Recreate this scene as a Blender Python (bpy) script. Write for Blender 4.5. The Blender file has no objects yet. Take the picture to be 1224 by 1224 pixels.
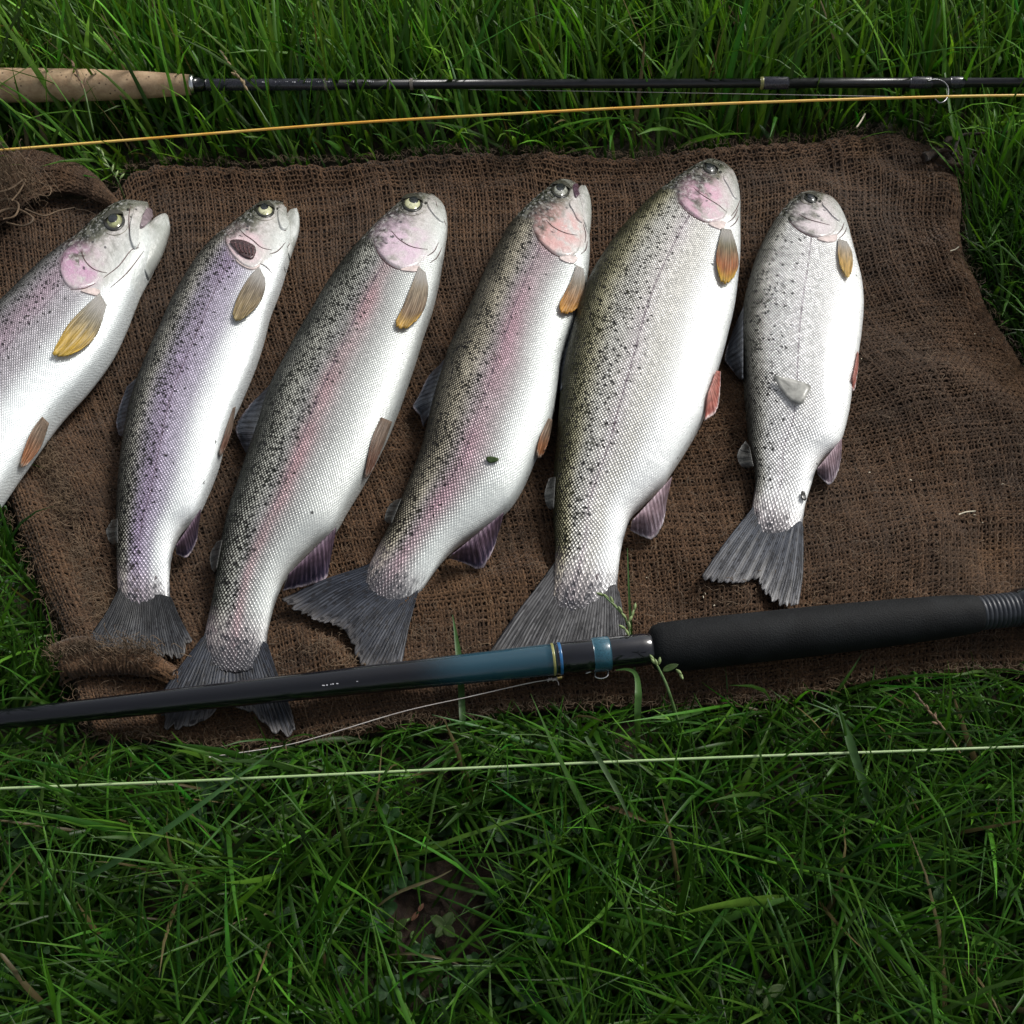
import bpy, math, random
import numpy as np
from mathutils import Vector
from mathutils.bvhtree import BVHTree

random.seed(7)
RNG = np.random.default_rng(11)
SC = bpy.context.scene
COL = SC.collection

# ------------------------------------------------------------------ camera
CAM_H = 0.50                      # phone held half a metre above the lawn
PITCH = math.radians(35.0)        # tilted 35 degrees up from straight down
FOV = math.radians(50.0)
TF = math.tan(FOV / 2)
cd = bpy.data.cameras.new('camera')
cam = bpy.data.objects.new('camera', cd)
COL.objects.link(cam)
cam.location = (0, 0, CAM_H)
cam.rotation_euler = (PITCH, 0, 0)
cd.sensor_fit = 'HORIZONTAL'
cd.sensor_width = 36
cd.angle = FOV
cd.clip_start = 0.01
cd.clip_end = 200
SC.camera = cam

# ------------------------------------------------------------------ world, sun, exposure
SUN_EL, SUN_AZ = math.radians(46), math.radians(50)      # azimuth measured from +Y (away from us) towards +X
w = bpy.data.worlds.new('World')
SC.world = w
w.use_nodes = True
wn = w.node_tree
bg = wn.nodes['Background']
sky = wn.nodes.new('ShaderNodeTexSky')
sky.sky_type = 'NISHITA'
sky.sun_disc = False
sky.sun_elevation = SUN_EL
sky.sun_rotation = SUN_AZ
sky.dust_density = 4.0
hs = wn.nodes.new('ShaderNodeHueSaturation')             # a cloud-veiled, whiter sky
hs.inputs['Saturation'].default_value = 0.30
wn.links.new(sky.outputs[0], hs.inputs['Color'])
wn.links.new(hs.outputs[0], bg.inputs['Color'])
bg.inputs['Strength'].default_value = 0.066
sd = bpy.data.lights.new('sun', 'SUN')
sd.energy = 1.5
sd.angle = math.radians(18)
sd.color = (1.0, 0.97, 0.92)
sun = bpy.data.objects.new('sun', sd)
COL.objects.link(sun)
sdir = Vector((math.sin(SUN_AZ) * math.cos(SUN_EL), math.cos(SUN_AZ) * math.cos(SUN_EL), math.sin(SUN_EL)))
sun.rotation_euler = sdir.to_track_quat('Z', 'Y').to_euler()
sun.location = sdir * 5
SC.view_settings.view_transform = 'Standard'
SC.view_settings.look = 'None'
SC.view_settings.gamma = 1
SC.view_settings.exposure = 0.78
SC.view_settings.use_curve_mapping = False
SC.cycles.max_bounces = 6
SC.cycles.transparent_max_bounces = 8

# ------------------------------------------------------------------ geometry helpers
SP, CP = math.sin(PITCH), math.cos(PITCH)
CAMV = np.array((0, 0, CAM_H))


def rays(p):
    p = np.asarray(p, float)
    u = (p[..., 0] - 612) / 612 * TF
    v = (612 - p[..., 1]) / 612 * TF
    return np.stack((u, v * CP + SP, v * SP - CP), -1)


def at(p, z):
    """point of the place at height z seen at photo position p"""
    d = rays(p)
    k = (CAM_H - np.asarray(z)) / -d[..., 2]
    return CAMV + d * np.asarray(k)[..., None]


def proj(P):
    q = np.asarray(P, float) - CAMV
    f = q[..., 1] * SP - q[..., 2] * CP
    v = q[..., 1] * CP + q[..., 2] * SP
    return np.stack((612 + q[..., 0] / f / TF * 612, 612 - v / f / TF * 612), -1), f


def mpp(y, z):
    """metres per photo pixel at row y, height z"""
    v = (612 - y) / 612 * TF
    return (CAM_H - z) / (CP - v * SP) * TF / 612


def crv(pts, n, closed=False):
    """smooth curve through pts, n points evenly spaced"""
    p = np.asarray(pts, float)
    if closed:
        q = np.vstack((p[-1], p, p[0], p[1]))
    elif len(p) == 2:
        t = np.linspace(0, 1, n)[:, None]
        return p[0] * (1 - t) + p[1] * t
    else:
        q = np.vstack((2 * p[0] - p[1], p, 2 * p[-1] - p[-2]))
    out = []
    for i in range(len(q) - 3):
        a, b, c, d = q[i:i + 4]
        t = np.linspace(0, 1, 17)[:-1, None]
        out.append(.5 * (2 * b + (c - a) * t + (2 * a - 5 * b + 4 * c - d) * t ** 2 + (3 * b - a - 3 * c + d) * t ** 3))
    out.append(q[-2][None])
    o = np.vstack(out)
    L = np.r_[0, np.cumsum(np.linalg.norm(np.diff(o, axis=0), axis=1))]
    s = np.linspace(0, L[-1], n + 1)[:-1] if closed else np.linspace(0, L[-1], n)
    return np.stack([np.interp(s, L, o[:, k]) for k in range(o.shape[1])], -1)


def sm(x, a=0.0, b=1.0):
    t = np.clip((np.asarray(x, float) - a) / (b - a), 0, 1)
    return t * t * (3 - 2 * t)


class Waves:
    """smooth random field"""
    def __init__(s, wl, n, seed):
        r = np.random.default_rng(seed)
        a = r.uniform(0, 2 * np.pi, n)
        k = 2 * np.pi / (wl * r.uniform(.6, 1.7, n))
        s.kx, s.ky, s.ph = np.cos(a) * k, np.sin(a) * k, r.uniform(0, 6.28, n)

    def __call__(s, x, y):
        x = np.asarray(x, float)[..., None]
        y = np.asarray(y, float)[..., None]
        return np.sin(x * s.kx + y * s.ky + s.ph).sum(-1) / math.sqrt(len(s.kx))


def inpoly(p, poly):
    p = np.asarray(p, float)
    x, y = p[..., 0], p[..., 1]
    r = np.zeros(x.shape, bool)
    n = len(poly)
    for i in range(n):
        x0, y0 = poly[i]
        x1, y1 = poly[(i + 1) % n]
        if y0 == y1:
            continue
        c = ((y0 > y) != (y1 > y)) & (x < (x1 - x0) * (y - y0) / (y1 - y0) + x0)
        r ^= c
    return r


def mesh(name, V, F, mat=None, parent=None, smooth=True, attrs=None):
    V = np.ascontiguousarray(V, np.float32).reshape(-1, 3)
    me = bpy.data.meshes.new(name)
    if isinstance(F, np.ndarray):
        k = F.shape[1]
        me.vertices.add(len(V))
        me.vertices.foreach_set('co', V.ravel())
        me.loops.add(F.size)
        me.loops.foreach_set('vertex_index', F.astype(np.int32).ravel())
        me.polygons.add(len(F))
        me.polygons.foreach_set('loop_start', np.arange(0, F.size, k, dtype=np.int32))
    else:
        me.from_pydata(V.tolist(), [], F)
    me.update(calc_edges=True)
    me.validate()
    if smooth:
        me.polygons.foreach_set('use_smooth', np.ones(len(me.polygons), bool))
    for k, (ty, arr) in (attrs or {}).items():
        a = me.attributes.new(k, ty, 'POINT')
        key = {'FLOAT': 'value', 'FLOAT_VECTOR': 'vector', 'FLOAT_COLOR': 'color'}[ty]
        a.data.foreach_set(key, np.ascontiguousarray(arr, np.float32).ravel())
    if mat:
        me.materials.append(mat)
    o = bpy.data.objects.new(name, me)
    COL.objects.link(o)
    o.parent = parent
    return o


def grid_faces(n, m, wrap=False):
    i, j = np.meshgrid(np.arange(n - 1), np.arange(m if wrap else m - 1), indexing='ij')
    j2 = (j + 1) % m
    return np.stack((i * m + j, i * m + j2, (i + 1) * m + j2, (i + 1) * m + j), -1).reshape(-1, 4)


def tube_data(P, R, k=10):
    P = np.asarray(P, float)
    R = np.broadcast_to(np.asarray(R, float), (len(P),))
    T = np.gradient(P, axis=0)
    T /= np.linalg.norm(T, axis=1)[:, None] + 1e-12
    ref = np.array((0, 0, 1.0)) if abs(T[len(T) // 2][2]) < .9 else np.array((1.0, 0, 0))
    A = np.cross(T, ref)
    A /= np.linalg.norm(A, axis=1)[:, None] + 1e-12
    B = np.cross(A, T)
    an = np.linspace(0, 2 * np.pi, k, endpoint=False)
    V = P[:, None] + R[:, None, None] * (A[:, None] * np.cos(an)[None, :, None] + B[:, None] * np.sin(an)[None, :, None])
    F = grid_faces(len(P), k, True).tolist()
    F.append(list(range(k)))
    F.append([(len(P) - 1) * k + i for i in range(k)][::-1])
    return V.reshape(-1, 3), F


def tube(name, P, R, mat, parent=None, k=10, smooth=True, attrs=None):
    V, F = tube_data(P, R, k)
    return mesh(name, V, F, mat, parent, smooth, attrs)


def join(parts):
    V, F, n = [], [], 0
    for v, f in parts:
        V.append(v)
        F += [[i + n for i in q] for q in f]
        n += len(v)
    return np.vstack(V), F


def empty(name, loc, label, cat, group=None):
    o = bpy.data.objects.new(name, None)
    COL.objects.link(o)
    o.empty_display_size = .01
    tag(o, label, cat, group)
    return o


def tag(o, label, cat, group=None):
    o['label'] = label
    o['category'] = cat
    if group:
        o['group'] = group
    return o


# ------------------------------------------------------------------ material helpers
class NT:
    def __init__(s, name):
        s.m = bpy.data.materials.new(name)
        s.m.use_nodes = True
        s.t = s.m.node_tree
        s.b = s.t.nodes['Principled BSDF']
        s.out = s.t.nodes['Material Output']

    def n(s, ty, **kw):
        o = s.t.nodes.new(ty)
        for k, v in kw.items():
            setattr(o, k, v)
        return o

    def put(s, sock, v):
        if v is None:
            return
        if hasattr(v, 'is_linked'):
            s.t.links.new(v, sock)
        elif isinstance(v, (tuple, list)) and sock.type == 'RGBA' and len(v) == 3:
            sock.default_value = (*v, 1)
        else:
            sock.default_value = v

    def math(s, op, a, b=None, c=None, clamp=False):
        o = s.n('ShaderNodeMath', operation=op, use_clamp=clamp)
        for k, v in enumerate((a, b, c)):
            s.put(o.inputs[k], v)
        return o.outputs[0]

    def mul(s, a, b): return s.math('MULTIPLY', a, b)
    def add(s, a, b): return s.math('ADD', a, b)
    def sub(s, a, b): return s.math('SUBTRACT', a, b)

    def step(s, x, a, b, lo=0., hi=1.):
        o = s.n('ShaderNodeMapRange', interpolation_type='SMOOTHSTEP')
        for k, v in zip((0, 1, 2, 3, 4), (x, a, b, lo, hi)):
            s.put(o.inputs[k], v)
        return o.outputs[0]

    def mix(s, f, a, b, mode='MIX'):
        o = s.n('ShaderNodeMix', data_type='RGBA', blend_type=mode)
        s.put(o.inputs[0], f)
        s.put(o.inputs[6], a)
        s.put(o.inputs[7], b)
        return o.outputs[2]

    def ramp(s, x, stops):
        o = s.n('ShaderNodeValToRGB')
        e = o.color_ramp.elements
        while len(e) < len(stops):
            e.new(.5)
        for k, (p, c) in enumerate(stops):
            e[k].position = p
            e[k].color = (*c, 1) if len(c) == 3 else c
        s.put(o.inputs[0], x)
        return o.outputs[0]

    def attr(s, name, out='Vector'):
        return s.n('ShaderNodeAttribute', attribute_name=name).outputs[out]

    def xyz(s, v):
        o = s.n('ShaderNodeSeparateXYZ')
        s.put(o.inputs[0], v)
        return o.outputs

    def comb(s, x, y, z=0.):
        o = s.n('ShaderNodeCombineXYZ')
        for k, v in enumerate((x, y, z)):
            s.put(o.inputs[k], v)
        return o.outputs[0]

    def obj(s): return s.n('ShaderNodeTexCoord').outputs['Object']

    def noise(s, v, scale, detail=3., rough=.55, out=0):
        o = s.n('ShaderNodeTexNoise')
        s.put(o.inputs['Vector'], v)
        o.inputs['Scale'].default_value = scale
        o.inputs['Detail'].default_value = detail
        o.inputs['Roughness'].default_value = rough
        return o.outputs[out]

    def voro(s, v, scale, rnd=1., out='Distance', feature='F1'):
        o = s.n('ShaderNodeTexVoronoi', feature=feature)
        s.put(o.inputs['Vector'], v)
        o.inputs['Scale'].default_value = scale
        o.inputs['Randomness'].default_value = rnd
        return o.outputs[out]

    def bump(s, h, strength=.5, dist=.001, prev=None):
        o = s.n('ShaderNodeBump')
        s.put(o.inputs['Strength'], strength)
        o.inputs['Distance'].default_value = dist
        s.put(o.inputs['Height'], h)
        if prev is not None:
            s.put(o.inputs['Normal'], prev)
        return o.outputs[0]

    def set(s, **kw):
        for k, v in kw.items():
            s.put(s.b.inputs[k.replace('_', ' ')], v)
        return s.m

    def translucent(s, col, fac, normal=None):
        t = s.n('ShaderNodeBsdfTranslucent')
        s.put(t.inputs[0], col)
        mx = s.n('ShaderNodeMixShader')
        s.put(mx.inputs[0], fac)
        s.t.links.new(s.b.outputs[0], mx.inputs[1])
        s.t.links.new(t.outputs[0], mx.inputs[2])
        s.t.links.new(mx.outputs[0], s.out.inputs[0])
        return s.m


def plain(name, col, rough=.5, metal=0., var=.15, scale=120., coat=0., bump=0., spec=.5):
    t = NT(name)
    nz = t.noise(t.obj(), scale, 4)
    c = t.mix(t.step(nz, .3, .7), tuple(x * (1 - var) for x in col), tuple(min(1, x * (1 + var)) for x in col))
    t.set(Base_Color=c, Roughness=t.step(nz, .2, .8, rough * .85, min(1, rough * 1.15)), Metallic=metal, Coat_Weight=coat, Specular_IOR_Level=spec)
    if bump:
        t.set(Normal=t.bump(nz, .6, bump))
    return t.m


# ------------------------------------------------------------------ ground
def ground_mat():
    t = NT('soil_ground')
    o = t.obj()
    n1, n2 = t.noise(o, 60, 6, .65), t.noise(o, 9, 3)
    c = t.mix(t.step(n1, .3, .7), (.016, .012, .007), (.05, .033, .02))
    c = t.mix(t.step(n2, .45, .7), c, (.02, .03, .01))
    return t.set(Base_Color=c, Roughness=.95, Normal=t.bump(n1, .8, .006))


M_SOIL = ground_mat()
n = 81
gx = np.sign(np.linspace(-1, 1, n)) * np.abs(np.linspace(-1, 1, n)) ** 3 * 30
X, Y = np.meshgrid(gx, gx + .5, indexing='ij')
fade = np.exp(-(X ** 2 + (Y - .5) ** 2) / 4)
gw = Waves(.25, 12, 3)
Z = -.002 + gw(X, Y) * .0012 * fade
gr = mesh('ground', np.stack((X, Y, Z), -1).reshape(-1, 3), grid_faces(n, n), M_SOIL)
gr['kind'] = 'structure'

# bare earth showing through below the sack
SOIL_C, SOIL_R = np.array((530., 1085.)), np.array((62., 62.))


def soil_patch():
    c = at(SOIL_C, .004)
    nr, na = 26, 64
    rr = np.linspace(0, 1, nr)
    an = np.linspace(0, 2 * np.pi, na, endpoint=False)
    rad = .034 * (1 + .22 * np.sin(an * 2 + 1) + .15 * np.sin(an * 5) + .08 * np.sin(an * 9 + 2))
    x = c[0] + rr[:, None] * rad * np.cos(an)
    y = c[1] + rr[:, None] * rad * np.sin(an)
    a, b = Waves(.016, 10, 5), Waves(.005, 14, 6)
    z = .004 + (a(x, y) * .0022 + np.abs(b(x, y)) * .0011) * (1 - rr[:, None] ** 4) - .006 * sm(rr, .7, 1)[:, None]
    t = NT('bare_earth')
    o = t.obj()
    n1, n2 = t.noise(o, 260, 6, .7), t.noise(o, 60, 4)
    cc = t.mix(t.step(n1, .35, .65), (.012, .007, .0038), (.040, .023, .012))
    cc = t.mix(t.step(n2, .4, .65), cc, (.022, .010, .006))
    m = t.set(Base_Color=cc, Roughness=.9, Normal=t.bump(n1, .9, .002))
    so = mesh('bare_soil', np.stack((x, y, z), -1).reshape(-1, 3), grid_faces(nr, na, True), m)
    so['kind'] = 'structure'
    so['label'] = 'small bare patch of reddish brown earth in the lower lawn'


soil_patch()

# ------------------------------------------------------------------ sack
Z_SACK = .013
TOP = [(-90, 215), (0, 222), (60, 228), (130, 222), (165, 206), (220, 197), (330, 199), (440, 192), (560, 186), (680, 186),
       (800, 184), (880, 176), (960, 166), (1030, 157), (1075, 158), (1103, 168), (1124, 186)]
RIGHT = [(1124, 186), (1141, 206), (1150, 240), (1150, 285), (1160, 325), (1182, 375), (1222, 432), (1290, 520), (1315, 640), (1310, 800)]
LEFT = [(-90, 215), (-70, 380), (-40, 500), (0, 580), (22, 640), (45, 700), (72, 760), (80, 800), (92, 845), (112, 880)]
BOT = [(112, 880), (200, 884), (290, 890), (370, 884), (480, 866), (580, 850), (680, 842), (780, 840), (900, 834), (1010, 818),
       (1130, 800), (1310, 800)]
W_BIG, W_MID, W_SML = Waves(.11, 9, 21), Waves(.035, 14, 22), Waves(.012, 16, 23)
RIDGES = []          # polyline (x,y), height, half width


def ridge(px, h, wd):
    RIDGES.append((crv(at(px, Z_SACK)[:, :2], 40), h, wd))


ridge([(30, 590), (62, 660), (95, 740), (120, 790)], .008, .008)
ridge([(75, 545), (95, 590), (112, 650), (118, 700)], .005, .012)
ridge([(165, 212), (330, 207), (560, 196), (800, 193), (960, 177), (1060, 172)], .006, .010)
ridge([(1122, 225), (1132, 260), (1128, 310), (1146, 350)], .008, .010)
ridge([(1000, 185), (1060, 205), (1100, 240)], .004, .010)
ridge([(1060, 460), (1130, 450), (1224, 500)], .005, .014)
ridge([(980, 690), (1090, 640), (1224, 600)], .004, .016)
ridge([(480, 725), (560, 705), (640, 690)], .005, .010)
ridge([(760, 690), (850, 730), (980, 720)], -.004, .012)
ridge([(360, 760), (440, 805), (520, 800)], .004, .010)
ridge([(350, 260), (420, 240), (480, 215)], .003, .008)
ridge([(560, 230), (610, 225), (650, 200)], .003, .008)


def sack_z(x, y):
    z = Z_SACK + W_BIG(x, y) * .0024 + W_MID(x, y) * .0009 + W_SML(x, y) * .00025
    for p, h, wd in RIDGES:
        d = np.full(x.shape, 9.)
        for a in p:
            d = np.minimum(d, np.hypot(x - a[0], y - a[1]))
        z = z + h * np.exp(-(d / wd) ** 2)
    return z


def burlap_mat(name, k=1.0):
    t = NT(name)
    o = t.obj()
    tc = t.attr('thread', 'Fac')
    n1, n2, n3 = t.noise(o, 900, 3, .6), t.noise(o, 22, 4, .6), t.noise(o, 7, 3)
    c = t.mix(t.step(n1, .3, .7), (.040 * k, .020 * k, .0085 * k), (.130 * k, .071 * k, .036 * k))
    c = t.mix(t.mul(t.step(n2, .5, .75), .55), c, (.140 * k, .076 * k, .034 * k))
    c = t.mix(t.mul(t.step(n3, .42, .66), .5), c, (.036 * k, .026 * k, .019 * k))
    st = t.mul(t.step(t.noise(o, 15, 5, .62), .50, .66), .5)
    c = t.mix(st, c, (.026 * k, .0165 * k, .0095 * k))
    f = t.step(tc, 0., 1., .68, 1.3)
    c = t.mix(1., c, t.comb(f, f, f), 'MULTIPLY')
    t.set(Base_Color=c, Roughness=.9, Normal=t.bump(n1, .7, .0006), Specular_IOR_Level=.15)
    t.set(Sheen_Weight=.15, Sheen_Roughness=.6)
    return t.m


M_BURLAP = burlap_mat('burlap')
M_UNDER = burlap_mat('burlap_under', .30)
M_FIBRE = plain('jute_fibre', (.115, .077, .045), .8, 0, .35, 40)


def coons_fn(top, bot, left, right, z=Z_SACK, n=400):
    t, b, l, r = [at(crv(c, n), z)[:, :2] for c in (top, bot, left, right)]
    s = np.linspace(0, 1, n)
    ip = lambda c, u: np.stack((np.interp(u, s, c[:, 0]), np.interp(u, s, c[:, 1])), -1)

    def f(u, v):
        u, v = np.clip(u, 0, 1), np.clip(v, 0, 1)
        U, Vv = u[..., None], v[..., None]
        return ((1 - Vv) * ip(t, u) + Vv * ip(b, u) + (1 - U) * ip(l, v) + U * ip(r, v)
                - ((1 - U) * (1 - Vv) * t[0] + U * (1 - Vv) * t[-1] + (1 - U) * Vv * b[0] + U * Vv * b[-1]))
    return f


def weave(name, f, zf, nu, nv, pitch, parent, seed):
    """every thread of the cloth as a rounded strand passing over and under its neighbours"""
    r = np.random.default_rng(seed)
    VV, FF, TC, nvert = [], [], [], 0
    for axis in (0, 1):
        na, nb = (nu, nv) if axis == 0 else (nv, nu)      # na threads, each with nb crossings
        i = np.arange(na)[:, None]
        j = np.arange(nb)[None, :]
        wob = (r.normal(0, .16, (na, 1)) + .2 * np.sin(j * r.uniform(.03, .12, (na, 1)) + r.uniform(0, 6, (na, 1)))
               + r.normal(0, .07, (na, nb)))
        a = (i + wob + .5) / na
        b = np.broadcast_to((j + .5) / nb, a.shape)
        u, v = (a, b) if axis == 0 else (b, a)
        P = f(u, v)
        s = (-1.0) ** (i + j) * (1 if axis == 0 else -1)
        z = zf(P[..., 0], P[..., 1], u, v) + s * .00050 + r.normal(0, .00012, (na, nb))
        P = np.concatenate((P, z[..., None]), -1)
        T = np.gradient(P, axis=1)
        S = np.stack((T[..., 1], -T[..., 0], 0 * T[..., 0]), -1)
        S /= np.linalg.norm(S, axis=-1)[..., None] + 1e-9
        wd = pitch * (.57 + r.normal(0, .08, (na, 1)) + .09 * np.sin(j * r.uniform(.1, .5, (na, 1)) + r.uniform(0, 6, (na, 1)))
                      + r.normal(0, .05, (na, nb)) + (.05 if axis else 0))
        wd = np.clip(wd, pitch * .3, pitch * .82)[..., None]
        dz = np.array((0, 0, 1.0))
        q = np.stack((P - S * wd / 2 - dz * .0005, P + dz * .0004, P + S * wd / 2 - dz * .0005), 2)
        VV.append(q.reshape(-1, 3))
        base = nvert + (np.arange(na)[:, None] * nb + np.arange(nb - 1)[None, :]) * 3
        for k in (0, 1):
            FF.append(np.stack((base + k, base + k + 1, base + k + 4, base + k + 3), -1).reshape(-1, 4))
        tone = np.clip(.5 + r.normal(0, .2, (na, 1)) + r.normal(0, .12, (na, nb)), 0, 1)
        TC.append(np.repeat(tone.ravel(), 3))
        nvert += na * nb * 3
    return mesh(name, np.vstack(VV), np.vstack(FF), M_BURLAP, parent, True, {'thread': ('FLOAT', np.concatenate(TC))})


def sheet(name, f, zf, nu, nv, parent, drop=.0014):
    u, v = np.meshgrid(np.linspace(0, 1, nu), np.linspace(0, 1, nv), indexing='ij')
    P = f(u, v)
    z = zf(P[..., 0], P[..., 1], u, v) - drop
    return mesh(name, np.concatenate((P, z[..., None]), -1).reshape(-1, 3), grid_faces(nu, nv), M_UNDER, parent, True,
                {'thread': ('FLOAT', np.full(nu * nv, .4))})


F_SACK = coons_fn(TOP, BOT, LEFT, RIGHT)
SW, SH = .70, .43


def z_main(x, y, u, v):
    d = np.minimum(np.minimum(u, 1 - u) * SW, np.minimum(v, 1 - v) * SH)
    return sack_z(x, y) * (1 - .70 * (1 - np.clip(d / .006, 0, 1)) ** 2)


sack = empty('sack', (0, 0, 0), 'brown woven burlap sack spread on the grass under the six trout', 'sack')
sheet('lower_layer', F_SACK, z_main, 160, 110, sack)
PITCH_W = .00225
wv = weave('cloth_weave', F_SACK, z_main, int(SW / PITCH_W), int(SH / PITCH_W), PITCH_W, sack, 31)
wv['kind'] = 'stuff'

# folded corner at the upper left
F_FLAP = coons_fn([(-90, 170), (0, 187), (50, 189), (100, 200), (143, 238)], [(-90, 300), (0, 268), (38, 240), (80, 226), (143, 244)],
                  [(-90, 170), (-90, 300)], [(143, 238), (143, 244)], .022)


def z_flap(x, y, u, v):
    return .013 + .024 * np.sin(np.pi * np.clip(v * .72 + .18, 0, 1)) ** .7 * (1 - u ** 3 * .75) + W_MID(x, y) * .001 + W_SML(x, y) * .0004


fl = weave('folded_corner', F_FLAP, z_flap, 54, 24, .0026, sack, 33)
fl['kind'] = 'stuff'
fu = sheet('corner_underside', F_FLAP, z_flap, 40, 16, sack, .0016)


# loose jute fibres
def fibres(px_list, nper, length, width, spread, seed, lift=.0012, curl=1.2, zbase=None):
    r = np.random.default_rng(seed)
    P0 = []
    for p in px_list:
        c = np.array(p, float) + r.normal(0, 1, (nper, 2)) * np.array(spread)
        P0.append(c)
    p0 = np.vstack(P0)
    g = at(p0, Z_SACK)[:, :2]
    n, k = len(g), 6
    ang = r.uniform(0, 2 * np.pi, n)
    dang = r.normal(0, curl, n)
    L = length * r.uniform(.4, 1.6, n)
    pts = np.zeros((n, k, 3))
    xy = g.copy()
    zz = sack_z(g[:, 0], g[:, 1]) if zbase is None else np.full(n, zbase)
    up = r.uniform(.2, 3.0, n) * lift
    for s in range(k):
        pts[:, s, :2] = xy
        pts[:, s, 2] = zz + .0008 + up * math.sin(math.pi * (s + .5) / k)
        xy = xy + np.stack((np.cos(ang), np.sin(ang)), -1) * (L / k)[:, None]
        ang = ang + dang / k * 2.2 + r.normal(0, .35, n)
    T = np.gradient(pts, axis=1)
    S = np.stack((T[..., 1], -T[..., 0], 0 * T[..., 0]), -1)
    S /= np.linalg.norm(S, axis=-1)[..., None] + 1e-9
    wd = width * r.uniform(.6, 1.4, n)[:, None, None] * .5
    V = np.stack((pts - S * wd, pts + S * wd), 2).reshape(-1, 3)
    b = (np.arange(n)[:, None] * k + np.arange(k - 1)[None]) * 2
    F = np.stack((b, b + 1, b + 3, b + 2), -1).reshape(-1, 4)
    return V, F


SACK_PX = np.vstack((crv(TOP, 60), crv(RIGHT, 40), crv(BOT, 60)[::-1], crv(LEFT, 50)[::-1]))
sets = []
uu, vv = RNG.uniform(.01, .99, 5200), RNG.uniform(.01, .99, 5200)
pp = proj(np.c_[F_SACK(uu, vv), np.full(5200, Z_SACK)])[0]
sets.append(fibres(pp, 1, .006, .00022, (0, 0), 41))
edge = np.vstack((crv(TOP, 500), crv(LEFT, 200)[60:], crv(BOT, 400), crv(RIGHT, 200)[:110]))
sets.append(fibres(edge, 2, .006, .0002, (2, 2), 42))
sets.append(fibres([(55, 545), (70, 575), (85, 620), (100, 665), (110, 700), (122, 735), (62, 555), (75, 600)], 80, .009, .00022, (9, 11), 43, .002, 1.6))
sets.append(fibres([(8, 238), (20, 250), (35, 258), (12, 228), (50, 252)], 60, .016, .00026, (10, 7), 44, .012, 2.2, .026))
sets.append(fibres([(85, 797), (110, 793), (135, 791), (160, 792), (185, 796)], 110, .006, .00024, (11, 6), 45, .004, 1.5, .023))
sets.append(fibres([(420, 800), (380, 780), (300, 780), (520, 760)], 50, .007, .00022, (20, 8), 46))
V, F, nn = [], [], 0
for a, b in sets:
    V.append(a)
    F.append(b + nn)
    nn += len(a)
fb = mesh('loose_fibres', np.vstack(V), np.vstack(F), M_FIBRE, sack, True)
fb['kind'] = 'stuff'


# frayed yarn ends at the upper left
def yarn(px, z, rad, name='yarn_end'):
    q = crv(np.c_[np.array(px, float), np.array(z)[:, None] if np.ndim(z) == 1 else np.full((len(px), 1), z)], 26)
    P = at(q[:, :2], q[:, 2])
    return tube(name, P, np.linspace(rad, rad * .5, 26), M_FIBRE, sack, 6)


yarn([(-10, 232), (12, 226), (30, 214), (24, 228), (14, 240)], .042, .0009)
yarn([(28, 214), (45, 218), (60, 224), (58, 234), (42, 232)], .041, .0005)
yarn([(30, 250), (52, 258), (70, 252), (90, 248)], [.034, .03, .026, .022], .0007)
yarn([(90, 250), (105, 252), (118, 259)], .021, .0003)
yarn([(-10, 258), (10, 250), (26, 252), (40, 262), (28, 270), (8, 266)], .033, .0011)
yarn([(-10, 245), (8, 238), (22, 244), (18, 258), (4, 262)], .036, .0010)


# rolled hem lying over a tail at the lower left
def hem():
    q = crv([(72, 800), (90, 795), (120, 791), (150, 790), (182, 795), (209, 804)], 90)
    P = at(q, .021)
    s = np.linspace(0, 1, 90)
    r = .0062 * (sm(s, 0, .10) * .6 + .4) * (1 - .72 * sm(s, .72, 1))
    V, F = tube_data(P, r, 30)
    V = V.reshape(90, 30, 3)
    C = P[:, None]
    a, b = Waves(.006, 14, 51), Waves(.0022, 14, 52)
    th = np.arange(30)[None] * .0009
    k = 1 + a(s[:, None] * .1, th) * .07 + b(s[:, None] * .1, th) * .06 + .06 * np.sin(s[:, None] * 190 + np.arange(30)[None] * .42)
    V = C + (V - C) * k[..., None]
    return mesh('rolled_hem', V.reshape(-1, 3), F, M_BURLAP, sack, True, {'thread': ('FLOAT', np.clip(.6 + .5 * b(s[:, None] * .2, th), 0, 1).ravel())})


hem()
HA = [(66, 803), (90, 795), (120, 791), (150, 790), (182, 795), (212, 806)]
F_HEM = coons_fn([(x, y - 13) for x, y in HA], [(x, y + 12) for x, y in HA], [(66, 790), (66, 815)], [(212, 793), (212, 818)], .021)


def z_hem(x, y, u, v):
    e = sm(u, 0, .08) * (1 - .6 * sm(u, .75, 1))
    return .0155 + .0118 * e * np.sqrt(np.clip(1 - (2 * v - 1) ** 2 * .97, 0, 1)) + W_SML(x, y) * .0007


hw_ = weave('hem_weave', F_HEM, z_hem, 30, 9, .0024, sack, 35)
hw_['kind'] = 'stuff'
q = crv([(62, 776), (80, 771), (100, 767), (118, 772)], 30)
tube('hem_end', at(q, .020), .0030 * np.sin(np.linspace(.4, 2.8, 30)) ** .5, M_BURLAP, sack, 10)


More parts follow.
